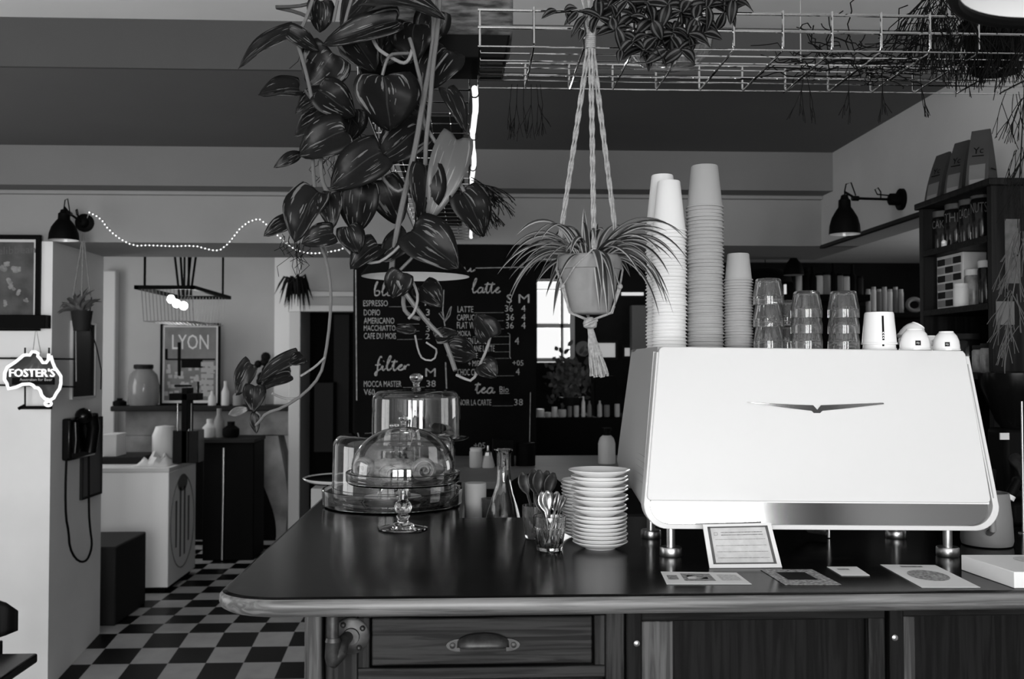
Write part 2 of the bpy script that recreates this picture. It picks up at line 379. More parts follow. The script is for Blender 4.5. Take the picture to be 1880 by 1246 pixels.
# ================================================================ BAR COUNTER
CT = 1.10
yF = gz(1200, 1092, CT).y
yBk = gz(1000, 948, CT).y
xl = gz(445, 1072, CT).x - .004
yW = 3.62; xw1 = at(852, 930, 2.9).x
def arc(cx, cy, r, a0, a1, n): return [(cx+r*cos(radians(a0+(a1-a0)*i/n)), cy+r*sin(radians(a0+(a1-a0)*i/n))) for i in range(n+1)]
XR = XW-.01
xlb = xl-.035
foot = [(XR, yBk), (xw1, yBk), (xw1, yW), (xlb, yW)] + arc(xl+.09, yF+.10, .09, 180, 270, 10)[0:0]
foot += [(xl+.10+.13*cos(radians(a)), yF+.10+.10*sin(radians(a))) for a in range(185, 271, 8)] + [(XR, yF)]
def offs(poly, d):
    """grow an outline (anticlockwise-ish) outwards by d using vertex normals"""
    n = len(poly); ar = sum(poly[i][0]*poly[(i+1) % n][1]-poly[(i+1) % n][0]*poly[i][1] for i in range(n)); sg = 1 if ar > 0 else -1
    out = []
    for i in range(n):
        p = Vector(poly[i]); a = (p-Vector(poly[i-1])).normalized(); c = (Vector(poly[(i+1) % n])-p).normalized()
        n1 = Vector((a.y, -a.x)); n2 = Vector((c.y, -c.x)); m = (n1+n2); k = 1+n1.dot(n2)
        out.append(tuple(p + m*(sg*d/k)))
    return out
top = MB(); rings = []
for d, z in ((-.012, 0), (-.004, -.003), (.001, -.009), (.002, -.020), (-.002, -.030), (-.012, -.036)):
    rings.append([(x, y, CT+z) for x, y in offs(foot, d)])
n = len(foot); vs = [p for r in rings for p in r]
fs = [(i*n+k, i*n+(k+1) % n, (i+1)*n+(k+1) % n, (i+1)*n+k) for i in range(len(rings)-1) for k in range(n)]
top.add(vs, fs + [tuple(range(n)), tuple((len(rings)-1)*n+k for k in range(n))[::-1]])
o = top.build('bar_countertop', M_top, sharp=50)
o.data.materials.append(M_edge)
for p_ in o.data.polygons:
    if p_.index >= n and p_.index < (len(rings)-1)*n: p_.material_index = 1
tag(o, 'dark polished wooden bar top with rounded front edge and corner', 'countertop')
# base cabinet
yP = yF+.075
def X(px, Y=None): return at(px, 1170, Y or yP).x
base = thing('bar_cabinet', 'old oak bar base with framed drawer and recessed panels', 'cabinet', (X(900), yP+.3, -.085))
zb, zt = -.085, CT-.0365
def Z(py, Y=None): return at(900, py, Y or yP).z
xa = X(563)
base_b = MB().box(xa+.02, XR-.02, yP+.05, yBk-.06, zb, zt).box(xa+.02, xw1-.05, yP+.3, yW-.06, zb, zt)
base_b.build('carcass', M_oakd, base)
MB().box(X(560), X(592), yP-.012, yP+.09, zb, zt).build('corner_post', M_pale, base, bevel=.006)
MB().box(X(596), X(656), yP+.008, yP+.05, zb, zt).build('post', M_oakv, base, bevel=.003)
MB().box(X(1112), X(1147), yP-.002, yP+.05, zb, zt).build('post', M_oakv, base, bevel=.003)
p = MB().box(X(1148), X(1177), yP-.01, yP+.05, zb, zt).build('post', M_oakd, base, bevel=.003)
MB().lathe(0, 0, 0, [(.006, 0), (.006, .003), (.003, .005)], 14).xform(lambda v: Vector((X(1167)+v.x, yP-.01-v.z, Z(1181)+v.y))).build('screw', M_steel, p)
p = MB().box(X(1629), X(1656), yP-.01, yP+.05, zb, zt).build('post', M_oakd, base, bevel=.003)
MB().lathe(0, 0, 0, [(.006, 0), (.006, .003), (.003, .005)], 14).xform(lambda v: Vector((X(1638)+v.x, yP-.01-v.z, Z(1176)+v.y))).build('screw', M_steel, p)
MB().box(X(657), X(1111), yP, yP+.05, Z(1131), zt).build('rail', M_oakh, base, bevel=.002)
MB().box(X(657), X(1111), yP, yP+.05, Z(1246), Z(1224)).build('rail', M_oakh, base, bevel=.002)
MB().box(X(657), X(679), yP+.001, yP+.05, Z(1224), Z(1131)).build('stile', M_oakv, base, bevel=.002)
MB().box(X(1091), X(1111), yP+.001, yP+.05, Z(1224), Z(1131)).build('stile', M_oakv, base, bevel=.002)
dr = MB().box(X(682), X(1088), yP+.004, yP+.05, Z(1221), Z(1134)).build('drawer', M_oakh, base, bevel=.003)
# cup pull: quarter-dome shell with side ears and screws
hp = MB(); cx, cz = X(887), Z(1186); hw = rpx(48, yP); hh = rpx(27, yP); rows = []
for i in range(13):
    a = pi*i/12; row = []
    for k in range(7):
        b_ = pi/2*k/6
        row.append((cx-hw*cos(a)*(1-.12*(1-cos(b_))), yP-.024*sin(b_)*max(0, sin(a))**.5-.001, cz-.002+hh*(.12+.88*cos(b_))*max(0, sin(a))**.6))
    rows.append(row)
hp.grid(rows)
hs = hp.build('cup_pull', M_dull, dr, solid=.002)
for sx in (-1, 1):
    e = MB().prism([(cx+sx*(hw-.006)+sx*.026*max(0, cos(t)), yP+.004, cz+.002+.012*sin(t)) for t in [j*pi/8 for j in range(-4, 5)]][::-sx], (0, -.003, 0))
    e.build('ear_plate', M_dull, dr)
for sx in (-1, 1):
    MB().lathe(0, 0, 0, [(.0055, 0), (.0055, .003), (.002, .0048)], 12).xform(lambda v: Vector((cx+sx*(hw+.008)+v.x, yP+.001-v.z, cz+.002+v.y))).build('screw', M_dull, dr)
# framed panels
MB().box(X(1178), X(1628), yP+.006, yP+.05, Z(1145), zt).build('rail', M_oakdh, base, bevel=.002)
MB().box(X(1178), X(1237), yP+.006, yP+.05, zb, Z(1145)).build('stile', M_pale, base, bevel=.002)
MB().box(X(1597), X(1628), yP+.006, yP+.05, zb, Z(1143)).build('stile', M_oakv, base, bevel=.002)
MB().box(X(1237), X(1597), yP+.028, yP+.05, zb, Z(1145)).build('panel', M_oakd, base)
MB().box(X(1657), XR, yP+.006, yP+.05, Z(1141), zt).build('rail', M_oakdh, base, bevel=.002)
MB().box(X(1657), X(1683), yP+.006, yP+.05, zb, Z(1141)).build('stile', M_pale, base, bevel=.002)
MB().box(X(1683), XR, yP+.028, yP+.05, zb, Z(1141)).build('panel', M_oakd, base)
# iron pipe rail bracket: flange, nipple, elbow, riser
fc = (X(645), yP+.004, Z(1164)); R_ = rpx(33, yP)
br = thing('pipe_bracket', 'iron pipe bracket with round screwed flange under the bar corner', 'pipe', (fc[0], fc[1], fc[2]-.05))
MB().lathe(0, 0, 0, [(R_, 0), (R_, .004), (R_-.003, .006), (.016, .007), (.015, .012), (.012, .012)], 32).xform(lambda v: Vector((fc[0]+v.x, fc[1]-v.z, fc[2]+v.y))).build('flange', M_dull, br)
for k in range(4):
    a = radians(35+90*k)
    MB().ball((fc[0]+.026*cos(a), fc[1]-.008, fc[2]+.026*sin(a)), .0055, 10).build('screw', M_dull, br)
ex, ey = X(618), yP-.05
MB().tube([(fc[0]-.006, fc[1]-.008, fc[2]), (fc[0]-.012, ey+.02, fc[2]-.002), (ex+.012, ey+.004, fc[2]-.018), (ex, ey, fc[2]-.03)], [.011, .012, .014, .014], 16).build('nipple', M_dull, br)
MB().tube([(ex, ey, Z(1153)), (ex, ey, Z(1160)), (ex, ey, Z(1162)), (ex, ey, Z(1188)), (ex+.001, ey+.001, Z(1198)), (ex+.004, ey+.004, Z(1205))], [.0125, .0145, .0135, .0150, .013, .006], 18).build('elbow', M_dull, br)
MB().tube([(ex, ey, zt-.001), (ex, ey, Z(1158))], .0108, 18).build('riser_pipe', M_dull, br)
# ================================================================ ESPRESSO MACHINE
YM = 2.135                                   # plane of the front frame
def mz(py, Y=YM): return at(1500, py, Y).z
mzt, mzb = mz(640, 2.19), mz(972)
mL, mR = at(1181, 900, YM).x, at(1833, 900, YM).x
mTL, mTR = at(1206, 640, 2.19).x, at(1776, 643, 2.19).x
mc = (mL+mR)/2
mach = thing('espresso_machine', 'large white espresso machine with chrome winged badge and rounded base corners', 'espresso machine', (mc, 2.35, CT))
def shear(v): return Vector((v.x, v.y, v.z - (v.x-mc)*.013))
def front_outline(in_, zt_=None, r=.052, zb_=None):
    """outline in the front plane: (x, z, y) with the leaning sides and rounded bottom corners"""
    zb2 = mzb+in_*.75 if zb_ is None else zb_; z2 = mzt if zt_ is None else zt_
    r2 = max(.006, r-in_*.5); P = []
    def sx(z, left):
        t = (z-mzb)/(mzt-mzb); t2 = max(0, (t-.12)/.88)
        return (mL+in_+(mTL-mL)*t2) if left else (mR-in_-(mR-mTR)*t2)
    P.append((sx(z2, True), z2)); P.append((sx(mzb+.10, True), mzb+.10)) 
    for a in range(180, 271, 10): P.append((sx(zb2+r2, True)+r2+r2*cos(radians(a)), zb2+r2+r2*sin(radians(a))))
    for a in range(270, 361, 10): P.append((sx(zb2+r2, False)-r2+r2*cos(radians(a)), zb2+r2+r2*sin(radians(a))))
    P.append((sx(mzb+.10, False), mzb+.10)); P.append((sx(z2, False), z2))
    return P
def yf(z): return YM + .055*max(0, (z-mzb-.06)/(mzt-mzb-.06))
# body shell
O = front_outline(.004); ob = [(mc+(x-mc)*.97, z) for x, z in O]; n = len(O)
b = MB(); YB2 = 2.62
b.add([(x, yf(z)+.012, z) for x, z in O]+[(x, YB2, z if z > mzb+.12 else z+.05) for x, z in ob],
      [tuple(range(n)), tuple(range(n, 2*n))[::-1]]+[(i, n+i, n+(i+1) % n, (i+1) % n) for i in range(n)])
b.xform(shear).build('body', M_side, mach, sharp=30)
# rib lines low on the left side
rb = MB()
for k in range(5):
    z = mzb+.09+.014*k; xr_ = mL+.0035+(mTL-mL)*max(0, ((z-mzb)/(mzt-mzb)-.12)/.88); rb.tube([shear(Vector((xr_, YM+.05, z))), shear(Vector((xr_+.011, 2.56, z+.004)))], .0016, 6)
rb.build('side_ribs', M_side, mach)
# white front frame (open ring: both legs and the bottom)
fo = front_outline(0, mzt-.012); fi = front_outline(.0135, mzt-.012); n = len(fo)
b = MB(); vs = []
for (x, z) in fo: vs.append((x, yf(z)-.004, z))
for (x, z) in fi: vs.append((x, yf(z)-.004, z))
for (x, z) in fo: vs.append((x, yf(z)+.03, z))
for (x, z) in fi: vs.append((x, yf(z)+.03, z))
fs = []
for i in range(n-1):
    fs += [(i, i+1, n+i+1, n+i), (i+1, i, 2*n+i, 2*n+i+1), (n+i, n+i+1, 3*n+i+1, 3*n+i), (2*n+i, 2*n+i+1, 3*n+i+1, 3*n+i)]
fs += [(0, n, 3*n, 2*n), (n-1, 2*n-1, 4*n-1, 3*n-1)]
b.add(vs, fs); b.xform(shear).build('front_frame', M_mach, mach, bevel=.0015)
# big white front panel
zp = mz(920)
P = [(mTL+.001, mzt), (mTR-.001, mzt), (at(1770, 920, YM).x+.048, zp), (mL+.014, zp)]
P = [(at(1209, 638, 2.19).x, mzt), (at(1768, 638, 2.19).x, mzt), (at(1816, 920, YM).x, zp), (at(1186, 920, YM).x, zp)]
def rnd(P, r, k=4):
    out = []; m = len(P)
    for i in range(m):
        p = Vector(P[i]); a = (Vector(P[i-1])-p).normalized(); c = (Vector(P[(i+1) % m])-p).normalized()
        for j in range(k+1):
            t = j/k; q = p + a*r*(1-t)**2 + c*r*t**2; out.append((q.x, q.y))
    return out
P2 = rnd(P, .012)
b = MB(); b.prism([(x, yf(z)-.010, z) for x, z in P2], (0, .014, 0)); b.xform(shear).build('front_panel', M_mach, mach, bevel=.002)
# thin seam line strips of the frame at the right edge
sm = MB(); sm.tube([shear(Vector((at(1777, 655, 2.18).x, yf(mzt-.03)-.0045, mzt-.03))), shear(Vector((at(1823, 915, YM).x, YM-.003, zp+.01)))], .0012, 6)
sm.build('frame_seam', M_side, mach)
# chrome tray front: concave polished strip under the panel
rows = []
xa_, xb_ = mL+.012, mR-.020
for k in range(9):
    t = k/8; z = zp+.002 + (mz(966)-zp)*t; y = YM+.002+.0065*(1-t)
    row = []
    for j in range(25):
        u = j/24; x = xa_+(xb_-xa_)*u
        e = max(0, (t-.35)/.65); ins = .05*(1-sqrt(max(0, 1-e*e)))
        x = max(xa_+ins, min(xb_-ins, x)); row.append((x, y, z))
    rows.append(row)
b = MB(); b.grid(rows); b.xform(shear).build('polished_strip', M_chrome, mach)
b = MB().box(xa_+.004, xb_-.004, YM-.006, YM+.01, zp-.003, zp+.0015); b.xform(shear).build('panel_lip', M_white, mach)
# winged badge
bp = [(1371, 738), (1420, 740.5), (1460, 742.5), (1493, 743.5), (1500.5, 751.5), (1507, 743.5), (1560, 741.5), (1622, 739), (1623.5, 741.5), (1560, 749), (1510, 754), (1500, 764), (1490, 754), (1440, 748)]
def onf(px, py, off): 
    q = at(px, py, YM+.03); y = yf(q.z)-.010-off; return at(px, py, y)
yq_ = yf(at(1500, 740, YM+.03).z)-.0135
b = MB(); cen = [at(x, y, yq_) for x, y in bp]; bk = [onf(x, y, -.002) for x, y in bp]; m_ = len(bp)
b.add(cen+bk, [tuple(range(m_))[::-1], tuple(range(m_, 2*m_))]+[(i, (i+1) % m_, m_+(i+1) % m_, m_+i) for i in range(m_)])
b.build('winged_badge', M_chrome, mach, bevel=.0006)
# feet
for px, py in ((1231.5, 1020), (1740, 1020), (1195, 987), (1645, 987)):
    p = gz(px, py, CT); f = MB()
    q = at(px, py, p.y)
    f.lathe(p.x, p.y, CT, [(.0235, 0), (.0245, .002), (.0245, .018), (.023, .0205), (.010, .021), (.0098, .075)], 28)
    f.build('foot', M_steel, mach)
# drain spout / portafilter seen below, cup tray on top
q = gz(1485, 985, CT)
MB().tube([(q.x-.02, 2.45, CT+.055), (q.x, 2.40, CT+.028), (q.x+.03, 2.38, CT+.022)], [.012, .018, .012], 14).build('spout', M_dull, mach)
MB().tube([(at(1522, 985, 2.4).x, 2.4, CT+.002), (at(1522, 985, 2.4).x, 2.4, CT+.06)], .004, 10).build('drain_hose', M_steel, mach)
b = MB(); tz = mzt
b.box(mTL+.012, mTR-.012, 2.20, 2.60, tz-.006, tz-.0005).xform(shear).build('cup_tray', M_steel, mach)
b = MB(); b.box(mTR-.004, mTR+.008, 2.25, 2.6, tz-.02, tz+.055).xform(shear).build('cup_rail', M_side, mach) if False else None

def topz(x): return mzt - (x-mc)*.013
# ================================================================ PAPER CUPS on the machine
def cup_mesh(R, r, h, rim=.0022):
    b = MB(); b.lathe(0, 0, 0, [(R-.001, .0), (R+rim, .0008), (R+rim+.0006, .0022), (R+rim, .0038), (R-.0004, .0044), (r, h-.002), (r-.0015, h), (r-.003, h-.0005), (r-.004, h-.006), (1e-5, h-.006)], 28)
    return b
def cup_stack(px, Y, R, r, h, pitch, topy, m, label_top, label, group, name='paper_cup', base=None, jit=.0012):
    x = at(px, 600, Y).x; z0 = (topz(x) if base is None else base); ztop = at(px, topy, Y).z
    n_ = max(1, int(round((ztop-h-z0)/pitch))+1); first = None; pitch = (ztop-h-z0)/max(1, n_-1)
    b = cup_mesh(R, r, h); 
    for i in range(n_):
        z = z0+.0003+pitch*i; jx, jy = random.uniform(-jit, jit), random.uniform(-jit, jit)
        if i == n_-1: jx = jy = 0
        if first is None:
            bb = MB(); bb.v = [(v[0]+x, v[1]+Y, v[2]+z) for v in b.v]; bb.f = b.f
            first = bb.build(name, m, None, sharp=50); o = first
        else:
            o = first.copy(); C.objects.link(o); o.location = (x+jx, Y+jy, z)
        tag(o, label_top if i == n_-1 else label, 'paper cup', group)
cup_stack(1217, 2.50, .0405, .0275, .128, .0088, 322, M_paperw, 'topmost tall white paper cup of the rear left stack', 'tall white paper cup nested upside down in the rear left stack', 'cups of the rear left white stack')
cup_stack(1229, 2.40, .0405, .0275, .124, .0085, 333, M_paperw, 'topmost tall white paper cup of the front left stack', 'tall white paper cup nested upside down in the front left stack', 'cups of the front left white stack')
cup_stack(1295, 2.40, .0430, .0325, .104, .0085, 305, M_paperg, 'topmost grey paper cup of the tallest stack', 'grey paper cup nested upside down in the tallest stack', 'cups of the tallest grey stack')
cup_stack(1356, 2.38, .0325, .0262, .066, .0070, 466, M_paperg, 'topmost small grey paper cup beside the glass tumblers', 'small grey paper cup nested in the short stack beside the tumblers', 'cups of the short grey stack')

# ================================================================ TUMBLERS upside down on the machine
def tumbler(R, r, h, up=False, t=.0028):
    b = MB(); N = 40
    o_ = [(R, 0), (R, h*.30), (R*.985, h*.34, 1), (r*1.03, h*.93, 1), (r*.97, h*.985, .8), (r*.88, h, .2), (1e-5, h)]
    i_ = [(1e-5, h*.90), (r*.80, h*.89), (r*.86, h*.85), (R-t*1.1, h*.30), (R-t, .0)]
    b.lathe(0, 0, 0, i_+[(R-t*.5, -.0006)]+o_, N, fac=10)
    if up: b.v = [(v[0], v[1], h-v[2]) for v in b.v]; b.f = [f[::-1] for f in b.f]
    return b
def place(b, x, y, z, name, m, parent=None, **k):
    bb = MB(); bb.v = [(v[0]+x, v[1]+y, v[2]+z) for v in b.v]; bb.f = b.f; bb.uv = b.uv
    return bb.build(name, m, parent, **k)
tb = tumbler(.0360, .0290, .062)
cols = [(1411, 2.33, 3, 512, 'tallest column of upturned tumblers beside the small grey cups'),
        (1481, 2.28, 3, 535, 'middle column of upturned tumblers on the espresso machine'),
        (1549, 2.28, 3, 535, 'column of upturned tumblers beside the labelled white cup'),
        (1446, 2.44, 2, 552, 'half hidden rear column of tumblers between the two front columns')]
f0 = None
names = ['bottom', 'middle', 'top']
for px, Y, n_, ty, lab in cols:
    x = at(px, 600, Y).x; z0 = topz(x); ht = at(px, ty, Y).z-z0; p = (ht-.062)/(n_-1)
    for i in range(n_):
        z = z0+.0008+p*i
        if f0 is None: f0 = place(tb, x, Y, z, 'glass_tumbler', M_press, sharp=20); o = f0
        else: o = f0.copy(); C.objects.link(o); o.location = (x, Y, z-.0006)
        o.rotation_euler = (0, 0, random.uniform(0, .6))
        tag(o, '%s glass of the %s' % (names[i if n_ == 3 or i == 0 else 2], lab), 'glass', 'upturned glass tumblers on the machine')

# ================================================================ WHITE CUPS on the machine, right
x = at(1614, 600, 2.26).x; z0 = topz(x)
bc = MB().lathe(0, 0, 0, [(.0385, 0), (.0400, .0008), (.0402, .004), (.0385, .0055), (.0330, .070), (.0315, .0745), (.028, .0755), (1e-5, .0755)], 36)
for i, (dz_, lab) in enumerate(((0, 'lower white cup, mostly inside the labelled cup above it'), (.0125, 'white conical cup upside down with a dark vertical label strip'))):
    t = thing('tall_cup', lab, 'cup', (x, 2.26, z0+dz_), 'tall white cups with dark strips')
    sc = 1.0 if i else .955
    b = MB(); b.v = [(v[0]*sc+x, v[1]*sc+2.26, v[2]*(1 if i else .9)+z0+dz_+.0004) for v in bc.v]; b.f = bc.f; b.build('cup_body', M_porc, t)
    a0 = radians(-103); w_ = .13; rows = []
    for k in range(5):
        zz = .010+.056*k/4; rr = .0385+(.0330-.0385)*(zz-.0055)/.0645+.0004
        rows.append([(x+sc*rr*cos(a0+w_*j/3), 2.26+sc*rr*sin(a0+w_*j/3), z0+dz_+zz*(1 if i else .9)) for j in range(4)])
    s_ = MB().grid(rows).build('label_strip', M_black, t)
    if i:
        g = MB()
        for q in range(3):
            zz = .013+.006*q; rr = .0385+(.0330-.0385)*zz/.07+.0009
            for sg in (0, 1):
                a1 = a0+w_*.2+ (w_*.3)*sg; 
                p1 = (x+rr*cos(a1), 2.26+rr*sin(a1), z0+dz_+zz+(0 if sg == 0 else .004)); p2 = (x+rr*cos(a1+w_*.3), 2.26+rr*sin(a1+w_*.3), z0+dz_+zz+(.004 if sg == 0 else 0))
                g.tube([p1, p2], .0006, 5)
        g.build('arrow_mark', M_porc, t)
def bowl_cup(x, y, z, s, lab, logo=True, tilt=None, ang=-100):
    t = thing('espresso_cup', lab, 'cup', (x, y, z), 'small rounded white cups')
    b = MB().lathe(0, 0, 0, [(.0300, 0), (.0312, .001), (.0312, .004), (.0300, .0052), (.0298, .012), (.0280, .024), (.0235, .035), (.0180, .0415), (.0165, .0425), (.0160, .0455), (.0145, .0460), (.0135, .0440), (1e-5, .0440)], 32)
    g = None
    rows = []
    for k in range(4):
        zz = .010+.010*k/3; rr = .0300+(zz-.010)*(-.10)+.0004
        rows.append([(rr*cos(radians(ang)+.36*j/4), rr*sin(radians(ang)+.36*j/4), zz) for j in range(5)])
    g = MB().grid(rows)
    wd = MB(); text_mb(wd, 'illy', lambda u, v: Vector(((.0302-(v*.007)*.1)*cos(radians(ang)+.07+.22*u), (.0302-(v*.007)*.1)*sin(radians(ang)+.07+.22*u), .0125+.006*v)))
    hd = MB().tube([(.028*cos(1.9), .028*sin(1.9), .01), (.042*cos(1.9), .042*sin(1.9), .014), (.043*cos(1.9), .043*sin(1.9), .024), (.029*cos(1.9), .029*sin(1.9), .030)], .0032, 8)
    def T(v):
        v = v*s
        if tilt: v = Matrix.Rotation(tilt[0], 3, 'Y') @ v; v = v+Vector((tilt[1], 0, tilt[2]))
        return v+Vector((x, y, z))
    cb = b.xform(T).build('cup_body', M_porc, t); hd.xform(T).build('handle', M_porc, t)
    if logo: l = g.xform(T).build('logo_patch', M_dark, t); wd.xform(T).build('logo_lettering', M_porc, l)
    return t
def tx(px, Y): return at(px, 600, Y).x
x = tx(1679, 2.24); bowl_cup(x, 2.24, topz(x)+.0004, 1.10, 'small white cup upside down with square logo, next to the label strip cup', ang=-112)
x = tx(1737, 2.24); bowl_cup(x, 2.24, topz(x)+.0004, .98, 'small white cup upside down with square logo, at the right end of the machine', ang=-122)
x = tx(1668, 2.34); bowl_cup(x, 2.34, topz(x)+.012, 1.0, 'small white cup lying tilted behind the other upturned cups', ang=-130, tilt=(.55, .0, .012))
x = tx(1706, 2.37); bowl_cup(x, 2.37, topz(x)+.0004, .86, 'small white cup just visible between the two front logo cups', logo=False)

# ================================================================ SAUCERS
def saucer(R):
    return MB().lathe(0, 0, 0, [(1e-5, .0015), (R*.46, .0015), (R*.50, 0), (R*.54, 0), (R*.56, .002), (R*.78, .0075), (R*.985, .0150), (R, .0165), (R*.985, .0175), (R*.78, .0105), (R*.58, .0048), (1e-5, .0048)], 40)
def saucer_stack(px, py, lst, lab, group):
    """lst: (radius, z, label)"""
    p = gz(px, py, CT); cache = {}
    for R, z, l in lst:
        jx, jy = random.uniform(-.0015, .0015), random.uniform(-.0015, .0015)
        if R not in cache:
            o = place(saucer(R), p.x+jx, p.y+jy, CT+z+.0004, 'saucer', M_porc); cache[R] = o
        else:
            o = cache[R].copy(); C.objects.link(o); o.location = (p.x+jx, p.y+jy, CT+z+.0004)
        tag(o, l or lab, 'saucer', group)
p0 = gz(1101, 1006, CT); Ys = p0.y; print('saucer Y', Ys)
def hz(py): return at(1101, py, Ys).z-CT
lst = []
zs = [hz(1004-11.2*i)-.0165 for i in range(6)]; zs[0] = 0
for i in range(6): lst.append((rpx(51, Ys), max(0, .0085*i), None))
z = .0085*6+.0005
big = [955, 936, 917, 898, 880]
for i in range(5):
    lst.append((rpx(51+i*.6, Ys), z, None)); z += .0075
    lst.append((rpx(50+i*.6, Ys), z, None)); z += .0135
lst.append((rpx(57, Ys), z, 'largest white plate on top of the front saucer stack'))
ztop = at(1101, 862, Ys).z-CT-.0165; k_ = ztop/z
lst = [(R, zz*k_, l) for R, zz, l in lst]
saucer_stack(1101, 1006, lst, 'white saucer in the front stack beside the espresso machine', 'saucers of the front stack')
p1 = gz(1076, 985, CT)
lst = [(rpx(46, p1.y), .0092*i*1.02, None) for i in range(16)]
zt1 = at(1076, 880, p1.y).z-CT-.0165; k_ = zt1/lst[-1][1]; lst = [(R, zz*k_, l) for R, zz, l in lst]
saucer_stack(1076, 985, lst, 'white saucer in the rear stack behind the spoon glass', 'saucers of the rear stack')

# ================================================================ GLASS OF SPOONS, loose spoon, second glass
def spoon_mesh(b, p, d, up, L=.13, sc=1.0):
    d = Vector(d).normalized(); s_ = d.cross(Vector(up)).normalized(); u_ = s_.cross(d)
    p = Vector(p); rows = []
    for i in range(15):
        t = i/14
        if t < .66: w_ = .0028+.0016*(1-t/.66)**2; dep = 0
        else:
            q = (t-.66)/.34; w_ = .0028+.0105*sin(pi*min(1, q*.97+.03))**.75; dep = .005*sin(pi*q)
        rows.append([p+d*(L*t)+s_*(w_*sc*v)-u_*(dep*(1-v*v)*sc) for v in (-1, -.5, 0, .5, 1)])
    return b.grid(rows)
pg = gz(1009, 1010, CT)
gl = place(tumbler(.0375, .0285, .078, up=True), pg.x, pg.y, CT+.0004, 'glass_tumbler', M_glass, sharp=20)
tag(gl, 'faceted glass tumbler holding teaspoons in front of the saucers', 'glass')
sp = [(-.020, .0, -.36, .03, 0), (-.012, .008, -.20, .1, 1), (-.002, -.008, -.05, -.02, 1), (.006, .010, .05, .12, 1), (.014, -.004, .24, .0, 0), (.010, .014, .34, .1, 0), (-.008, -.012, -.10, .15, 1), (.0, .012, .16, .2, 1), (.016, .006, .44, -.05, 0), (-.016, .012, -.30, .2, 1)]
for i, (dx, dy, lx, ly, bowl) in enumerate(sp):
    L = .125; d = Vector((lx, ly, 1)).normalized(); b = MB()
    base_p = Vector((pg.x-dx*.6, pg.y-dy*.6, CT+.010))
    if bowl: spoon_mesh(b, base_p, d, (.3, -1, 0), L)
    else: spoon_mesh(b, base_p, d, (1, -.3, 0), L)
    o = b.build('teaspoon', M_steel if i % 3 else M_dull, solid=.0011)
    tag(o, 'steel teaspoon standing handle down in the faceted tumbler', 'spoon', 'teaspoons in the front glass')
p2 = gz(985, 988, CT)
gl = place(tumbler(.0350, .0275, .080, up=True), p2.x, p2.y, CT+.0004, 'glass_tumbler', M_glassd, sharp=20)
tag(gl, 'smoky glass tumbler with dark spoons behind the front spoon glass', 'glass')
for i, (lx, ly) in enumerate(((-.28, .0), (-.05, .1), (.05, -.05), (.22, .1), (.34, .0))):
    b = MB(); spoon_mesh(b, (p2.x-lx*.02, p2.y-ly*.03, CT+.012), (lx, ly, 1), (.4, -1, 0), .155, 1.25)
    tag(b.build('dessert_spoon', M_dull, solid=.0012), 'dark steel spoon standing in the smoky rear tumbler', 'spoon', 'spoons in the rear glass')
ps, pe = gz(921, 972, CT), gz(985, 976, CT)
b = MB(); spoon_mesh(b, (pe.x, pe.y, CT+.014), (ps.x-pe.x, ps.y-pe.y-.0, -.055), (0, 0, 1), .115, 1.3)
tag(b.build('teaspoon', M_steel, solid=.001), 'single steel spoon resting bowl down on the dark counter', 'spoon')

# ================================================================ CAKE STANDS
def knob(b, x, y, z, s=1.0):
    b.lathe(x, y, z, [(.016*s, 0), (.012*s, .003*s), (.008*s, .010*s), (.0085*s, .018*s), (.015*s, .026*s), (.0175*s, .033*s), (.0165*s, .038*s), (.010*s, .043*s), (1e-5, .0445*s)], 24)
def dome(x, y, z, R, h, rc, t=.0022, n=56):
    """bell with shoulder radius rc; outer then inner surface"""
    def pr(R, h, rc):
        P = [(R, 0), (R*.995, (h-rc)*.5), (R*.985, h-rc)]
        for k in range(1, 13):
            a = pi/2*k/12; P.append((R*.985-rc*1.0+rc*cos(a) if rc < R*.6 else R*.985*cos(a)+1e-5, h-rc+rc*sin(a)))
        if rc < R*.6: P += [((R*.985-rc)*.5, h+.002), (1e-5, h+.003)]
        return P
    o_ = pr(R, h, rc); i_ = pr(R-t, h-t, rc-t)
    return MB().lathe(x, y, z, i_[::-1]+[(R-t*.5, -.0006)]+o_, n)
# A: pedestal stand in front
pa = gz(740, 971, CT); Ra = rpx(103, pa.y); zA = at(740, 893, pa.y-Ra*.0).z
zA = at(740, 885, pa.y).z
t = thing('cake_stand', 'footed glass cake stand with dome, closest to the counter edge, holding pastries', 'cake stand', (pa.x, pa.y, CT))
rA = rpx(45, pa.y)
b = MB().lathe(pa.x, pa.y, CT+.0004, [(1e-5, .0005), (rA*.95, .0), (rA, .002), (rA*.99, .0045), (rA*.5, .011), (.016, .018), (.0135, .026), (.017, .030), (.0175, .034), (.012, .038), (.020, .046), (.0225, .056), (.020, .066), (.0125, .074), (.0115, .078), (.014, zA-CT-.006), (.03, zA-CT-.002), (.05, zA-CT), (1e-5, zA-CT+.001)], 40)
b.build('pedestal', M_glass, t)
b = MB().lathe(pa.x, pa.y, zA, [(1e-5, .005), (Ra-.006, .005), (Ra-.004, .008), (Ra-.003, .027), (Ra, .029), (Ra+.0015, .027), (Ra, .006), (Ra-.006, 0), (1e-5, 0)][::-1], 64)
b.build('dish', M_glass, t)
Rd = rpx(95, pa.y); hd_ = at(740, 788, pa.y).z-zA
d_ = dome(pa.x, pa.y, zA+.0075, Rd, hd_, Rd*.80); db = d_.build('dome', M_glass, t)
kb = MB(); knob(kb, pa.x, pa.y, zA+.0075+hd_-.003, .72); kb.build('knob', M_glass, db)
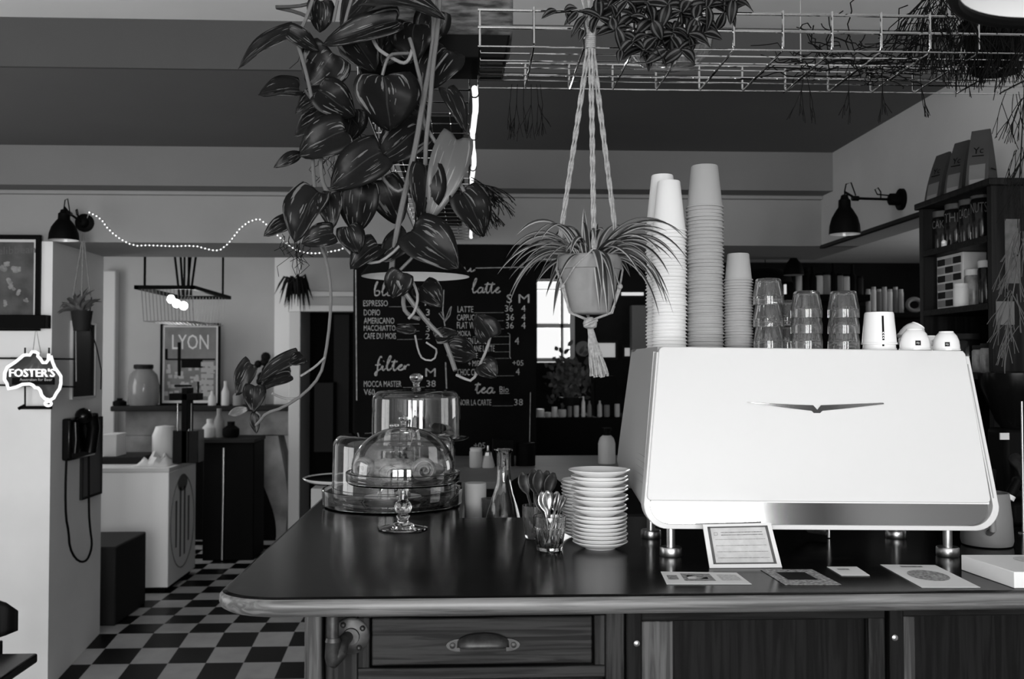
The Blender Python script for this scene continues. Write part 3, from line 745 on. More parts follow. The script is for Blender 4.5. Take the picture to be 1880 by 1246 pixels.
# pastries inside A
def croissant(x, y, z, L, R, rot, lab, curve=.25):
    rows = []; n1, n2 = 27, 16
    for i in range(n1):
        u = -1+2*i/(n1-1); r = R*(max(0.02, 1-abs(u)**2.2))**.6*(1+.10*(1 if (i//3) % 2 else -1)*(abs((i % 3)-1) < 1))
        cx_ = u*L/2; cy_ = curve*L*(u*u-.4); row = []
        for k in range(n2+1):
            a = 2*pi*k/n2; row.append(Vector((cx_, cy_+r*cos(a), max(0, R*.78+r*.8*sin(a)))))
        rows.append(row)
    M_ = Matrix.Rotation(rot, 3, 'Z')
    b = MB(); b.grid([[M_ @ p+Vector((x, y, z)) for p in row] for row in rows]); return tag(b.build('croissant', M_crust, sharp=70), lab, 'pastry', 'croissants under the front dome')
def swirl(x, y, z, R, h, lab, rot=0):
    b = MB(); pts = []; 
    for i in range(70):
        a = i*.33; r = R*(1-.78*i/69)-.004; pts.append((x+r*cos(a+rot), y+r*sin(a+rot), z+h*.5+.008*(i/69)))
    b.tube(pts, [R*.19*(1-.2*i/69) for i in range(70)], 8); b.lathe(x, y, z, [(R*.9, 0), (R*.97, h*.4), (R*.8, h*.8), (1e-5, h*.85)], 24)
    return tag(b.build('pastry_swirl', M_crust, sharp=70), lab, 'pastry', 'round pastries under the front dome')
zz = zA+.0062
croissant(pa.x-.035, pa.y+.02, zz, .15, .035, .3, 'big croissant in the middle of the front cake stand')
croissant(pa.x+.055, pa.y+.045, zz, .10, .028, -.5, 'small croissant at the back of the front cake stand')
def roll_(x, y, z, R, w_, rot, lab):
    b = MB(); M_ = Matrix.Rotation(rot, 3, 'Z')
    rows = []
    for i in range(9):
        u = -1+2*i/8; r = R*sqrt(max(.02, 1-(abs(u)**3)*.8)); rows.append([M_ @ Vector((u*w_, r*cos(2*pi*k/20), R+r*sin(2*pi*k/20)))+Vector((x, y, z)) for k in range(21)])
    b.grid(rows)
    for sgn in (-1, 1):
        pts = [M_ @ Vector((sgn*(w_*.92), (R*.88-.028*R*i)*cos(.45*i), R+(R*.88-.028*R*i)*sin(.45*i)))+Vector((x, y, z)) for i in range(30)]
        b.tube(pts, R*.09, 6)
    return tag(b.build('pastry_swirl', M_crust, sharp=70), lab, 'pastry', 'rolled pastries under the front dome')
roll_(pa.x-.098, pa.y-.004, zz, .030, .020, pi/2-.3, 'rolled pastry at the left side of the front cake stand')
roll_(pa.x+.055, pa.y-.055, zz, .031, .026, pi/2+.15, 'large rolled pastry at the right of the front cake stand')
roll_(pa.x-.03, pa.y-.062, zz, .022, .026, pi/2+.5, 'small rolled pastry at the front of the front cake stand')

# B: big low tray with cylindrical dome behind
pb = gz(721, 926, CT); Rb = rpx(127, pb.y)
t = thing('cake_stand', 'wide low glass tray with tall cylindrical dome behind the footed stand', 'cake stand', (pb.x, pb.y, CT))
MB().lathe(pb.x, pb.y, CT+.0004, [(1e-5, .006), (Rb-.008, .006), (Rb-.005, .010), (Rb-.004, .050), (Rb-.002, .0515), (Rb, .050), (Rb-.002, .006), (Rb-.010, 0), (1e-5, 0)][::-1], 72).build('tray', M_glass, t)
Rb2 = rpx(112, pb.y); hb = at(721, 797, pb.y).z-CT-.008
db = dome(pb.x+.004, pb.y, CT+.008, Rb2, hb, .035).build('dome', M_glass, t)
kb = MB(); knob(kb, pb.x+.004, pb.y, CT+.008+hb, .8); kb.build('knob', M_glass, db)
pl = MB().lathe(pb.x, pb.y, CT+.0075, [(1e-5, .002), (.05, 0), (.06, .002), (.085, .016), (.087, .018), (.083, .018), (.055, .005), (1e-5, .005)], 48)
tag(pl.build('plate', M_porc), 'white plate inside the wide low glass tray', 'plate')
for i, (a, r) in enumerate(((0.4, .03), (2.3, .035), (4.2, .03))):
    x, y = pb.x+r*cos(a), pb.y+r*sin(a)
    b = MB().lathe(x, y, CT+.014, [(.022, 0), (.027, .012), (.024, .022), (.010, .028), (1e-5, .028)], 20)
    tag(b.build('muffin', M_crust), 'small muffin on the white plate under the cylindrical dome', 'cake', 'muffins under the cylindrical dome')
# C: third domed stand at the back
Yc = 3.33; pc = at(768, 806, Yc); Rc = rpx(92, Yc); zC = pc.z
t = thing('cake_stand', 'rear footed glass cake stand with tallest dome, holding dark cookies', 'cake stand', (pc.x, Yc, CT))
MB().lathe(pc.x, Yc, CT+.0004, [(1e-5, .004), (.065, .001), (.066, .004), (.03, .012), (.014, .022), (.012, .05), (.020, .065), (.012, .08), (.013, zC-CT-.008), (.04, zC-CT-.002), (1e-5, zC-CT-.001)], 32).build('pedestal', M_glass, t)
MB().lathe(pc.x, Yc, zC, [(1e-5, 0), (Rc-.01, 0), (Rc, .004), (Rc, .006), (Rc-.003, .007), (Rc-.012, .005), (1e-5, .005)], 56).build('dish', M_glass, t)
Rc2 = rpx(81, Yc); hc = at(763, 717, Yc).z-zC-.006
db = dome(pc.x-.007, Yc, zC+.0066, Rc2, hc, .030).build('dome', M_glass, t)
kb = MB(); knob(kb, pc.x-.007, Yc, zC+.0066+hc+.001, 1.28); kb.build('knob', M_glass, db)
k = 0
for i, (dx, dy, dz_, tl) in enumerate(((.055, -.03, .0, .2), (.10, -.01, .0, -.2), (.075, -.05, .016, .5), (.09, .03, .02, .1), (.02, -.05, .0, .0), (.03, .02, .0, .3), (-.01, -.01, .016, .2))):
    x, y, z = pc.x-.007+dx, Yc+dy, zC+.0065+dz_
    r = .026; b = MB(); random.seed(i)
    b.lathe(0, 0, 0, [(r*.85, 0), (r, .005), (r*.85, .012), (r*.4, .015), (1e-5, .0155)], 18)
    b.v = [(v[0]*(1+random.uniform(-.1, .1)), v[1]*(1+random.uniform(-.1, .1)), v[2]+random.uniform(-.001, .002)*(v[2] > .002)) for v in b.v]
    M_ = Matrix.Rotation(tl, 3, 'X'); b.xform(lambda v: M_ @ v+Vector((x, y, z+.026*abs(sin(tl)))))
    tag(b.build('cookie', M_crust if i % 2 else M_choc), 'chunky dark cookie under the rear dome', 'cookie', 'cookies under the rear dome')
random.seed(11)
# ================================================================ HANGING WIRE SHELF over the bar
Y1, Y2, ZB = 2.0, 2.295, at(900, 85, 2.0).z
def PX(px, Y): return at(px, 100, Y).x
xs0 = at(881, 90, Y1).x; xs1 = XW-.01
zt1_, zt2_ = at(900, 18, Y1).z, at(900, 50, Y1).z
ws = thing('wire_shelf', 'long chromed wire grid shelf hanging above the bar from left to right', 'wire shelf', (.9, Y1, ZB))
for z, r in ((zt1_, .0034), (zt2_, .0034), (ZB, .0019)):
    MB().tube([(xs0-.004, Y1, z), (xs1, Y1, z)], r, 8).build('front_rail', M_chrome, ws)
yb2 = Y2+.006
for z, r in ((ZB+.058, .003), (ZB+.030, .003), (ZB+.0, .0019)):
    MB().tube([(xs0, yb2, z), (xs1, yb2, z)], r, 8).build('rear_rail', M_chrome, ws)
g = MB()
for y in (Y1+.05, Y1+.10, Y1+.15, Y1+.20, Y1+.245): g.tube([(xs0, y, ZB+.002), (xs1, y, ZB+.002)], .0016, 6)
xi = xs0; k = 0; step = rpx(93.5, Y1)
xq = at(980, 40, Y1).x
g.tube([(xs0, Y1, zt1_+.002), (xs0, Y1, ZB), (xs0, Y2, ZB), (xs0, yb2, ZB+.058)], .0022, 6)
while xq < xs1:
    g.tube([(xq, Y1-.004, zt1_+.006), (xq, Y1-.004, ZB+.006), (xq, Y1+.006, ZB-.001), (xq, Y2-.004, ZB-.001), (xq, yb2, ZB+.006), (xq, yb2, ZB+.06)], .0026, 6)
    xq += step
o = g.build('wire_grid', M_chrome, ws); o['kind'] = 'stuff'
for x in (PX(1200, Y1), PX(1560, Y1)):
    MB().tube([(x, yb2, ZB+.06), (x, yb2, HIC)], .0015, 6).build('hanger_wire', M_steel, ws)
# second shelf running away from the bar to the lintel
bx0, bx1 = at(655, 160, 2.3).x, at(862, 160, 2.3).x
wb = thing('wire_shelf', 'wire grid shelf running from the bar towards the menu wall, behind the trailing plant', 'wire shelf', ((bx0+bx1)/2, 3.4, ZB))
yA, yE = 2.32, 5.10
g = MB()
for x in (bx0+.05, bx0+.10, bx0+.16, bx1-.05): g.tube([(x, yA, ZB), (x, yE, ZB)], .0016, 6)
y = yA
while y < yE: g.tube([(bx0, y, ZB+.05), (bx0, y, ZB-.001), (bx1, y, ZB-.001), (bx1, y, ZB+.05)], .0020, 6); y += .11
o = g.build('wire_grid', M_chrome, wb); o['kind'] = 'stuff'
for x in (bx0, bx1):
    for z in (ZB+.05, ZB): MB().tube([(x, yA, z), (x, yE, z)], .0028, 6).build('side_rail', M_chrome, wb)
for yy in (3.0, 3.6): MB().tube([(bx0+.02, yy, ZB+.05), (bx0+.02, yy, LOWC if yy > 3.65 else HIC)], .0012, 6).build('hanger_wire', M_steel, wb)
# white light strip fixed along that shelf
ls = MB(); xe = bx1+.012
pts = [(xe+.0035*sin(y*9), yA+.01+(yE-yA-.03)*i/40, ZB+.006+.006*sin(i*1.9)) for i, y in enumerate([j*.07 for j in range(41)])]
ls.tube(pts, .0075, 8)
t = thing('light_strip', 'white glowing light strip tied along the wire shelf beside the trailing plant', 'light strip', (xe, 3.6, ZB))
ls.build('tube', M_glow, t)
for k in range(6):
    y = yA+.05+k*.45
    MB().tube([(xe+.011*cos(a), y, ZB+.006+.011*sin(a)) for a in [2*pi*j/10 for j in range(10)]], .0018, 6, closed=True).build('clip', M_dark, t)
# dark planter boxes on the shelves
def planter(name, x0, x1, y0, y1, z0, z1, lab, coir=True, taper=.012):
    t = thing(name, lab, 'planter', ((x0+x1)/2, (y0+y1)/2, z0))
    MB().hexa([(x0+taper, y0+taper, z0), (x1-taper, y0+taper, z0), (x1-taper, y1-taper, z0), (x0+taper, y1-taper, z0)],
              [(x0, y0, z1), (x1, y0, z1), (x1, y1, z1), (x0, y1, z1)]).build('box', M_blackg if False else M_black, t, bevel=.004)
    if coir:
        c = MB().box(x0-.004, x1+.004, y0-.006, y1+.004, z1-.012, z1+.075); c.build('coir_liner', M_coir, t, bevel=.008)
    return t
q0, q1 = at(640, 100, 2.10), at(938, 100, 2.10)
planter('planter_box', q0.x, q1.x, 2.09, 2.27, ZB+.006, at(900, 56, 2.10).z, 'black planter box with rough coir liner at the left end of the bar shelf')
planter('planter_box', bx0+.02, bx1-.02, 3.25, 3.90, ZB+.006, ZB+.17, 'black planter box on the shelf behind the trailing plant, closer to the bar', False)
planter('planter_box', bx0+.02, bx1-.02, 4.00, 4.66, ZB+.006, ZB+.17, 'black planter box on the shelf closer to the menu wall', False)

# ================================================================ LEAVES
def leaf(mb, base, tip, width, nrm, prof='heart', fold=.25, curl=.08, nu=13, nv=6, droop=0):
    base, tip, nrm = Vector(base), Vector(tip), Vector(nrm); a = tip-base; L = a.length; a.normalize()
    s_ = a.cross(nrm).normalized(); n_ = s_.cross(a).normalized(); rows = []; uv = []
    for i in range(nu+1):
        u = (i/nu)**1.35 if prof == 'heart' else i/nu
        if prof == 'heart': w_ = (sin(pi*min(1, u+.004)**.60))**.62*(1-.10*u) if u < 1 else 0
        elif prof == 'oval': w_ = sin(pi*min(1, u*.93+.05)**.8)**.85 if u < 1 else 0
        else: w_ = 1
        row = []; ur = []
        for j in range(nv+1):
            v = -1+2*j/nv
            back = (.22*L*abs(v)**1.2*(1-u)**5*min(1, u*9+.2)) if prof == 'heart' else 0
            c = base + a*(L*u-back) + n_*(curl*L*(sin(pi*u)-.6*u*u)) - Vector((0, 0, droop*L*u*u))
            row.append(c + s_*(width/2*w_*v) - n_*(-fold*width*.5*w_*abs(v)) + n_*(.03*width*sin(u*9+v*3)))
            ur.append((u, (v+1)/2))
        rows.append(row); uv.append(ur)
    return mb.grid(rows, uv)
PD = 1.93
def jit(a): return random.uniform(-a, a)
po = thing('trailing_pothos', 'large trailing pothos with dark heart-shaped variegated leaves hanging over the counter', 'plant', (at(740, 300, PD).x, PD, ZB-.3))
LV = [  # base px, tip px, width px, depth offset, tone
 ((538, 58), (434, 122), 34, 0, 0), ((530, 57), (586, 94), 32, -.02, 0), ((549, 163), (474, 172), 46, .0, 0), ((612, 98), (566, 160), 82, .03, 0),
 ((588, 2), (588, 60), 46, 0, 0), ((730, 38), (590, 82), 50, -.04, 0), ((676, 6), (816, 26), 66, -.05, 0), ((700, -25), (622, 52), 70, .0, 0),
 ((762, 44), (752, 116), 84, .02, 1), ((822, 92), (776, 164), 84, .03, 1), ((704, 140), (716, 241), 112, -.05, 0), ((585, 166), (652, 214), 64, -.02, 0),
 ((600, 176), (540, 206), 42, .01, 0), ((604, 208), (538, 248), 62, .0, 0), ((634, 240), (546, 284), 70, -.03, 0), ((552, 281), (503, 307), 20, 0, 0),
 ((700, 279), (604, 346), 76, -.05, 0), ((772, 236), (690, 300), 76, .03, 0), ((838, 256), (788, 404), 62, -.01, 2), ((781, 304), (776, 408), 62, -.04, 0),
 ((664, 336), (652, 430), 66, -.01, 0), ((585, 352), (538, 444), 76, -.03, 0), ((604, 358), (610, 420), 40, -.045, 0), ((612, 428), (552, 446), 42, -.06, 0),
 ((532, 404), (484, 433), 28, .02, 0), ((848, 352), (890, 434), 66, -.02, 0), ((756, 424), (842, 492), 84, -.06, 0), ((748, 430), (698, 480), 54, -.02, 0),
 ((638, 416), (658, 466), 46, -.03, 0), ((694, 450), (642, 492), 48, .0, 0), ((740, 500), (720, 548), 46, -.03, 0), ((774, 524), (810, 562), 46, .02, 0),
 ((764, 608), (725, 602), 17, -.02, 1), ((800, 620), (842, 610), 28, -.01, 0), ((824, 636), (874, 654), 42, .0, 0), ((900, 620), (874, 576), 46, -.02, 1),
 ((884, 668), (912, 692), 38, -.03, 1), ((462, 668), (432, 726), 40, .0, 0), ((546, 652), (470, 700), 28, -.02, 0), ((534, 688), (474, 714), 36, .02, 0),
 ((468, 708), (464, 756), 36, -.02, 0), ((454, 750), (417, 761), 14, -.03, 2), ((466, 755), (471, 796), 16, .0, 1), ((556, 655), (532, 668), 26, -.03, 0),
 ((640, 60), (690, 130), 70, .06, 0), ((800, 20), (776, 90), 60, .06, 0), ((730, 190), (786, 262), 70, .07, 0), ((650, 200), (634, 262), 54, .05, 0),
 ((700, 330), (736, 414), 62, .07, 0), ((660, 300), (626, 366), 54, .06, 0), ((820, 164), (856, 240), 36, .0, 0), ((748, 60), (700, 120), 60, .09, 0)]
for i, (b_, t_, w_, do, tone) in enumerate(LV):
    random.seed(100+i); Y = PD+do; mb = MB()
    nr = Vector((jit(.45), -1, .35+jit(.35)))
    leaf(mb, at(*b_, Y), at(*t_, Y+jit(.03)), rpx(w_, Y)*1.2, nr, 'heart' if w_ > 24 else 'oval', fold=random.uniform(.1, .4), curl=random.uniform(-.02, .14))
    mb.build('leaf', M_pothosl if tone == 2 else M_pothos, po, solid=.0006, sharp=80)
ST = [([(795, -20), (798, 60), (790, 120), (776, 190), (765, 260), (749, 330), (733, 400), (721, 470), (719, 496)], 5.2, 1),
 ([(808, -10), (803, 60), (794, 130), (789, 200), (782, 255), (781, 304)], 4.2, 1), ([(752, 70), (757, 85), (765, 120), (773, 150), (774, 220), (800, 262), (830, 305), (852, 352)], 3.5, 1),
 ([(681, 62), (690, 84), (700, 95), (733, 114), (745, 116), (753, 106), (757, 90)], 3.3, 2), ([(757, 98), (735, 98), (716, 100), (708, 115), (702, 138)], 3, 1),
 ([(719, 494), (735, 525), (760, 560), (785, 592), (815, 622), (826, 650), (836, 680)], 4.5, 1), ([(738, 505), (742, 530), (740, 565), (752, 580), (770, 585)], 4, 1),
 ([(752, 506), (762, 525), (768, 545), (762, 572), (750, 585)], 2.6, 2), ([(735, 495), (760, 470), (772, 440)], 3, 1), ([(762, 615), (768, 645), (776, 660), (797, 662), (803, 642), (794, 636), (782, 628)], 1.8, 2),
 ([(900, 618), (894, 640), (882, 668), (868, 700), (850, 694), (838, 688)], 2.6, 2), ([(590, 452), (600, 480), (608, 530), (606, 590), (598, 650), (588, 690), (560, 722), (520, 748), (488, 758), (478, 772), (470, 780)], 2.8, 1),
 ([(597, 655), (580, 672), (562, 684), (552, 690)], 2.2, 2), ([(552, 730), (530, 733), (512, 728), (500, 722)], 2.2, 2), ([(478, 770), (478, 762), (470, 756)], 1.8, 1),
 ([(574, 0), (560, 40), (549, 60), (546, 80), (556, 110), (566, 150), (572, 180)], 3.5, 1), ([(590, 270), (588, 310), (595, 345), (612, 362), (626, 364)], 4, 1), ([(574, 290), (576, 330), (578, 345)], 3.4, 1),
 ([(700, 285), (698, 315), (708, 335), (728, 352), (741, 348)], 3.3, 1), ([(618, 430), (630, 450), (655, 478), (690, 484), (715, 470), (745, 440), (756, 428)], 2.6, 2), ([(600, 470), (596, 440), (604, 425)], 2.6, 1),
 ([(645, 0), (636, 30), (630, 60)], 3, 1), ([(620, 0), (612, 40)], 3, 1), ([(797, 130), (806, 118), (822, 98)], 1.8, 1), ([(560, 165), (570, 180), (582, 195)], 2.4, 0), ([(506, 13), (545, 12), (572, 6)], 3.4, 0), ([(508, 14), (545, 22), (572, 34)], 3.4, 0)]
mat('pale_petiole', .2, .5)
for i, (pts, r, tone) in enumerate(ST):
    P = [at(x, y, PD-.015+.012*sin(i*2+j)) for j, (x, y) in enumerate(pts)]
    # smooth the path
    Q = [P[0]]
    for a, c in zip(P, P[1:]): Q += [a*.75+c*.25, a*.25+c*.75]
    Q.append(P[-1])
    MB().tube(Q, rpx(r, PD), 8).build('stem', [M_stemd, M_stem][tone] if tone < 2 else bpy.data.materials.get('pale_petiole') or M_stem, po)
rt = MB(); random.seed(5)
for i in range(46):
    x0, y0 = random.choice([(540, 440), (560, 445), (600, 200), (640, 230), (650, 210), (590, 270), (555, 60), (620, 250)]); x0 += jit(22); y0 += jit(12)
    L = random.uniform(25, 85); P = []
    for k in range(5): P.append(at(x0+jit(3)+k*jit(5), y0+L*k/4, PD+.02))
    rt.tube(P, rpx(.55, PD), 4)
o = rt.build('air_roots', M_leafd, po); o['kind'] = 'stuff'

# ---------------------------------------------------------------- spider plant in macrame hanger
SY = 1.98; sx_, sz_ = at(1083, 470, SY).x, at(1083, 470, SY).z
zbot = at(1083, 576, SY).z; RT, RB = rpx(58, SY), rpx(37, SY)
pt = thing('hanging_pot', 'pale clay flower pot with collar hanging in a cord net', 'pot', (sx_, SY, zbot))
zc = at(1083, 496, SY).z
MB().lathe(sx_, SY, zbot, [(RB-.004, 0), (RB, .003), (RT*.955, zc-zbot-.001), (RT*.955, zc-zbot), (RT, zc-zbot+.001), (RT+.001, sz_-zbot-.003), (RT-.002, sz_-zbot), (RT-.006, sz_-zbot-.002), (RT-.009, sz_-zbot-.012), (1e-5, sz_-zbot-.012)], 48).build('pot_body', M_terra, pt)
MB().lathe(sx_, SY, sz_-.014, [(RT-.008, .002), (RT*.5, .007), (1e-5, .009)], 24).build('soil', M_soil, pt)
spp = thing('spider_plant', 'spider plant with long arching white-edged leaves in the hanging clay pot', 'plant', (sx_, SY, sz_-.01))
SPX = [(1040, 338+60), ]
random.seed(21)
def blade(az, el, L, w_, g, z0=.0, r0=.012, tw=0):
    d = Vector((cos(az)*cos(el), sin(az)*cos(el), sin(el))); p = Vector((sx_+r0*cos(az), SY+r0*sin(az), sz_-.008+z0)); N = 16
    rows = []; uv = []; st = L/N; v_ = d.copy()
    side = Vector((-sin(az), cos(az), 0))
    for i in range(N+1):
        u = i/N; ww = w_*(min(1, u*5+.35))*(1-max(0, (u-.45)/.55)**1.6)+.0003
        up = side.cross(v_).normalized()
        sd = side*cos(tw*u)+up*sin(tw*u)
        rows.append([p+sd*(ww/2*a)+up*(.25*ww*abs(a)) for a in (-1, -.6, 0, .6, 1)]); uv.append([(u, (a+1)/2) for a in (-1, -.6, 0, .6, 1)])
        p = p + v_*st; v_ = (v_ - Vector((0, 0, g*st*(1-.0*u)))).normalized()
    b = MB(); b.grid(rows, uv); return b.build('leaf', M_spider, spp, sharp=80)
for i in range(62):
    az = 2*pi*i*.381966+jit(.2)
    ring = i % 3
    el = [radians(64), radians(46), radians(30)][ring]+jit(.17)
    L = random.uniform(.14, .235)*(1 if ring else 1.05); 
    if sin(az) < -.3: L *= .85
    blade(az, el, L, random.uniform(.0105, .0155), random.uniform(11, 17), tw=jit(.8), r0=random.uniform(.004, .03))
for az, el, L, g in ((0.1, 1.05, .25, 11), (-.1, 1.2, .24, 12), (.25, .75, .22, 13), (pi, .8, .21, 11), (pi+.2, .55, .21, 12), (pi-.3, 1.0, .2, 14), (-1.3, .5, .17, 30), (-1.2, .8, .18, 28), (-1.45, .45, .15, 34), (0, .5, .2, 13), (-.4, .6, .2, 15), (1.9, 1.45, .11, 3)):
    blade(az, el, L, .0145, g, tw=jit(.6))
# macrame
mk = thing('macrame_hanger', 'knotted cotton cord plant hanger with tassel, holding the clay pot over the bar', 'plant hanger', (sx_, SY, zbot-.16))
kx, kz = at(1084, 78, SY).x, at(1084, 78, SY).z
def cord(P, r=.0026, name='cord', n=6, m=None):
    Q = []
    for a, c in zip(P, P[1:]):
        a, c = Vector(a), Vector(c); k = max(1, int((c-a).length/.012))
        Q += [a+(c-a)*i/k for i in range(k)]
    Q.append(Vector(P[-1])); b = MB()
    for ph in (0, pi):
        pts = []; L = 0
        for i, q in enumerate(Q):
            if i: L += (q-Q[i-1]).length
            pts.append(q+Vector((cos(L*420+ph), sin(L*420+ph), 0))*r*.55)
        b.tube(pts, r*.75, 5)
    return b.build(name, m or M_rope, mk)
zr = at(1083, 462, SY).z
ends = [(-.95, .5), (.0, -1.0), (.95, .45)]
for dx, dy in ends:
    for off in (-.003, .003):
        cord([(kx+off+dx*.004, SY+dy*.003, kz-.01), (sx_+dx*RT*1.03+off*.7, SY+dy*RT*1.04, zr)])
zk = at(1083, 527, SY).z
pairs = [(-1.0, -.35), (1.0, -.35), (.0, 1.05)]
for dx, dy in ends:
    for ex_, ey_ in pairs:
        if (ex_-dx)**2+(ey_-dy)**2 < 3.2:
            a = Vector((dx, dy)).normalized()*(RT+.003); c = Vector((ex_, ey_)).normalized()*(RT*.90+.004)
            m_ = ((a+c)/2).normalized()*(RT+.004)
            cord([(sx_+a.x, SY+a.y, zr), (sx_+m_.x, SY+m_.y, (zr+zk)/2), (sx_+c.x, SY+c.y, zk)], .0017)
for ex_, ey_ in pairs:
    c = Vector((ex_, ey_)).normalized()*(RT*.90+.004); e2 = Vector((ex_, ey_)).normalized()*(RB+.004)
    MB().ball((sx_+c.x, SY+c.y, zk), .006, 10).build('knot', M_rope, mk)
    cord([(sx_+c.x, SY+c.y, zk), (sx_+e2.x, SY+e2.y, zbot+.002), (sx_+e2.x*.5, SY+e2.y*.5, zbot-.006), (sx_, SY, zbot-.014)], .0034)
zq = at(1083, 593, SY).z
b = MB(); b.lathe(sx_, SY, zq, [(.005, -.012), (.013, -.008), (.0145, 0), (.012, .006), (.006, .012)], 14); b.tube([(sx_-.012, SY-.008, zq-.006), (sx_, SY-.015, zq), (sx_+.013, SY-.006, zq+.006)], .0035, 6); b.build('base_knot', M_rope, mk)
random.seed(9)
for i in range(22):
    a = 2*pi*i/22; r = .016*(1 if i % 2 else .6)
    xo = .014
    cord([(sx_+.003*cos(a), SY+.003*sin(a), zq-.008), (sx_+xo*.5+.009*cos(a), SY+.009*sin(a), zq-.045), (sx_+xo*1.35+r*cos(a)*1.1, SY+r*sin(a), zq-.105+jit(.004))], .0021, 'tassel_strand')
# top wrap knot and cords up to the ceiling hook
b = MB()
for k in range(7): b.tube([(kx+.009*cos(a_), SY+.009*sin(a_), kz+.004*k-.01) for a_ in [2*pi*j/12 for j in range(12)]], .0026, 5, closed=True)
b.lathe(kx, SY, kz-.014, [(.007, 0), (.008, .03), (.006, .034)], 12); b.build('wrap_knot', M_rope, mk)
for dx in (-.006, -.001, .004, .009): cord([(kx+dx*.6, SY, kz+.01), (kx+dx*3, SY+.01, kz+.11), (kx+dx, SY, HIC)])
MB().tube([(kx-.01, SY, HIC), (kx-.01, SY, HIC-.03), (kx+.01, SY, HIC-.03), (kx+.01, SY, HIC)], .003, 6).build('hook', M_steel, mk)

# ---------------------------------------------------------------- inch plant in glass bowl on the shelf
TY = 2.10; tc = at(1215, 60, TY)
gb = MB().lathe(tc.x+.02, TY+.02, ZB+.003, [(1e-5, .003), (.055, .003), (.088, .03), (.094, .07), (.088, .10), (.0905, .10), (.0965, .07), (.090, .028), (.056, 0), (1e-5, 0)][::-1], 32)
tag(gb.build('glass_bowl', M_glass), 'glass bowl on the wire shelf under the striped inch plant', 'bowl')
ip = thing('inch_plant', 'bushy inch plant with dark striped pointed leaves spilling over the wire shelf', 'plant', (tc.x, TY-.08, ZB+.02))
random.seed(33)
cl = []
EL = [(1100, 30), (1130, 55), (1160, 30), (1165, 75), (1200, 40), (1205, 85), (1235, 60), (1225, 92), (1250, 20), (1280, 35), (1265, 65), (1300, 10), (1330, 20), (1190, 5), (1150, 0), (1120, 10), (1345, 0), (1250, 90), (1180, 92), (1225, 10), (1290, 60)]
cnt = 0
for ci, (cx_, cy_) in enumerate(EL):
    m_ = 4 if ci % 2 else 5
    a0 = random.uniform(0, 6)
    for k in range(m_):
        if cnt >= 92: break
        a = a0+2*pi*k/m_+jit(.3); L = random.uniform(34, 52); Y = 1.965+jit(.025)
        b_ = at(cx_+jit(3), cy_+jit(3), Y); t_ = at(cx_+L*cos(a), cy_+L*.85*sin(a)+6, Y+.02+jit(.02))
        mb = MB(); leaf(mb, b_, t_, rpx(random.uniform(19, 26), Y), (jit(.5), -1, .5+jit(.3)), 'oval', fold=.35, curl=.1, nu=8, nv=4)
        mb.build('leaf', M_trad, ip, sharp=80); cnt += 1
for b_, t_ in (((1060, 22), (1036, 46)), ((1040, 24), (1046, 45)), ((1022, 20), (994, 33)), ((1075, 30), (1048, 68)), ((1072, 55), (1063, 76)), ((1140, 92), (1136, 116)), ((1036, 20), (1060, 14))):
    mb = MB(); leaf(mb, at(*b_, 1.96), at(*t_, 1.955), rpx(15, 1.96), (jit(.5), -1, .3), 'oval', fold=.5, curl=.15, nu=8, nv=4); mb.build('leaf', M_trad, ip, sharp=80)
for i in range(9):
    a, c = EL[i], EL[(i*3+4) % len(EL)]
    MB().tube([at(a[0], a[1], 1.975), at((a[0]+c[0])/2, (a[1]+c[1])/2+6, 1.99), at(c[0], c[1], 1.975)], .0018, 6).build('stem', M_leafd, ip)
MB().tube([at(1015, 24, 1.97), at(1060, 20, 1.965), at(1100, 32, 1.97)], .0015, 6).build('stem', M_leafd, ip)

# ---------------------------------------------------------------- thin-stemmed rhipsalis cacti on the shelf, right
def forking(mb, p, d, L, r, depth, grav=.5, spread=.5):
    p = Vector(p); d = Vector(d).normalized(); pts = [p]
    for k in range(3):
        d = (d+Vector((jit(.12), jit(.12), -grav*.25+jit(.1)))).normalized(); p = p+d*(L/3); pts.append(p)
    mb.tube(pts, r, 4)
    if depth > 0:
        for k in range(random.choice((2, 3))):
            forking(mb, p, d+Vector((jit(spread), jit(spread)*.6, jit(spread*.6))), L*random.uniform(.7, 1), r*.9, depth-1, grav, spread)
random.seed(44)
rh = thing('mistletoe_cactus', 'dense drooping cactus with thin dark stems at the right end of the wire shelf', 'plant', (at(1800, 80, 2.1).x, 2.1, ZB))
mb = MB()
for i in range(150):
    px = random.uniform(1700, 1885); Y = random.uniform(2.0, 2.2); q = at(px, random.uniform(-45, 60), Y)
    forking(mb, q, (jit(.5)-.15, jit(.3), -.4+jit(.3)), random.uniform(.035, .06), .0011, 2, .7, .5)
o = mb.build('hanging_stems', M_leafd, rh, sharp=80); o['kind'] = 'stuff'
MB().lathe(at(1830, 60, 2.14).x, 2.14, ZB+.003, [(1e-5, 0), (.05, 0), (.075, .10), (.08, .11), (.07, .10), (1e-5, .09)], 24).build('pot', M_black, rh)
ln = thing('mistletoe_cactus', 'long hanging cactus stems falling beside the dark shelf unit at the picture edge', 'plant', (at(1865, 200, 1.9).x, 1.9, ZB))
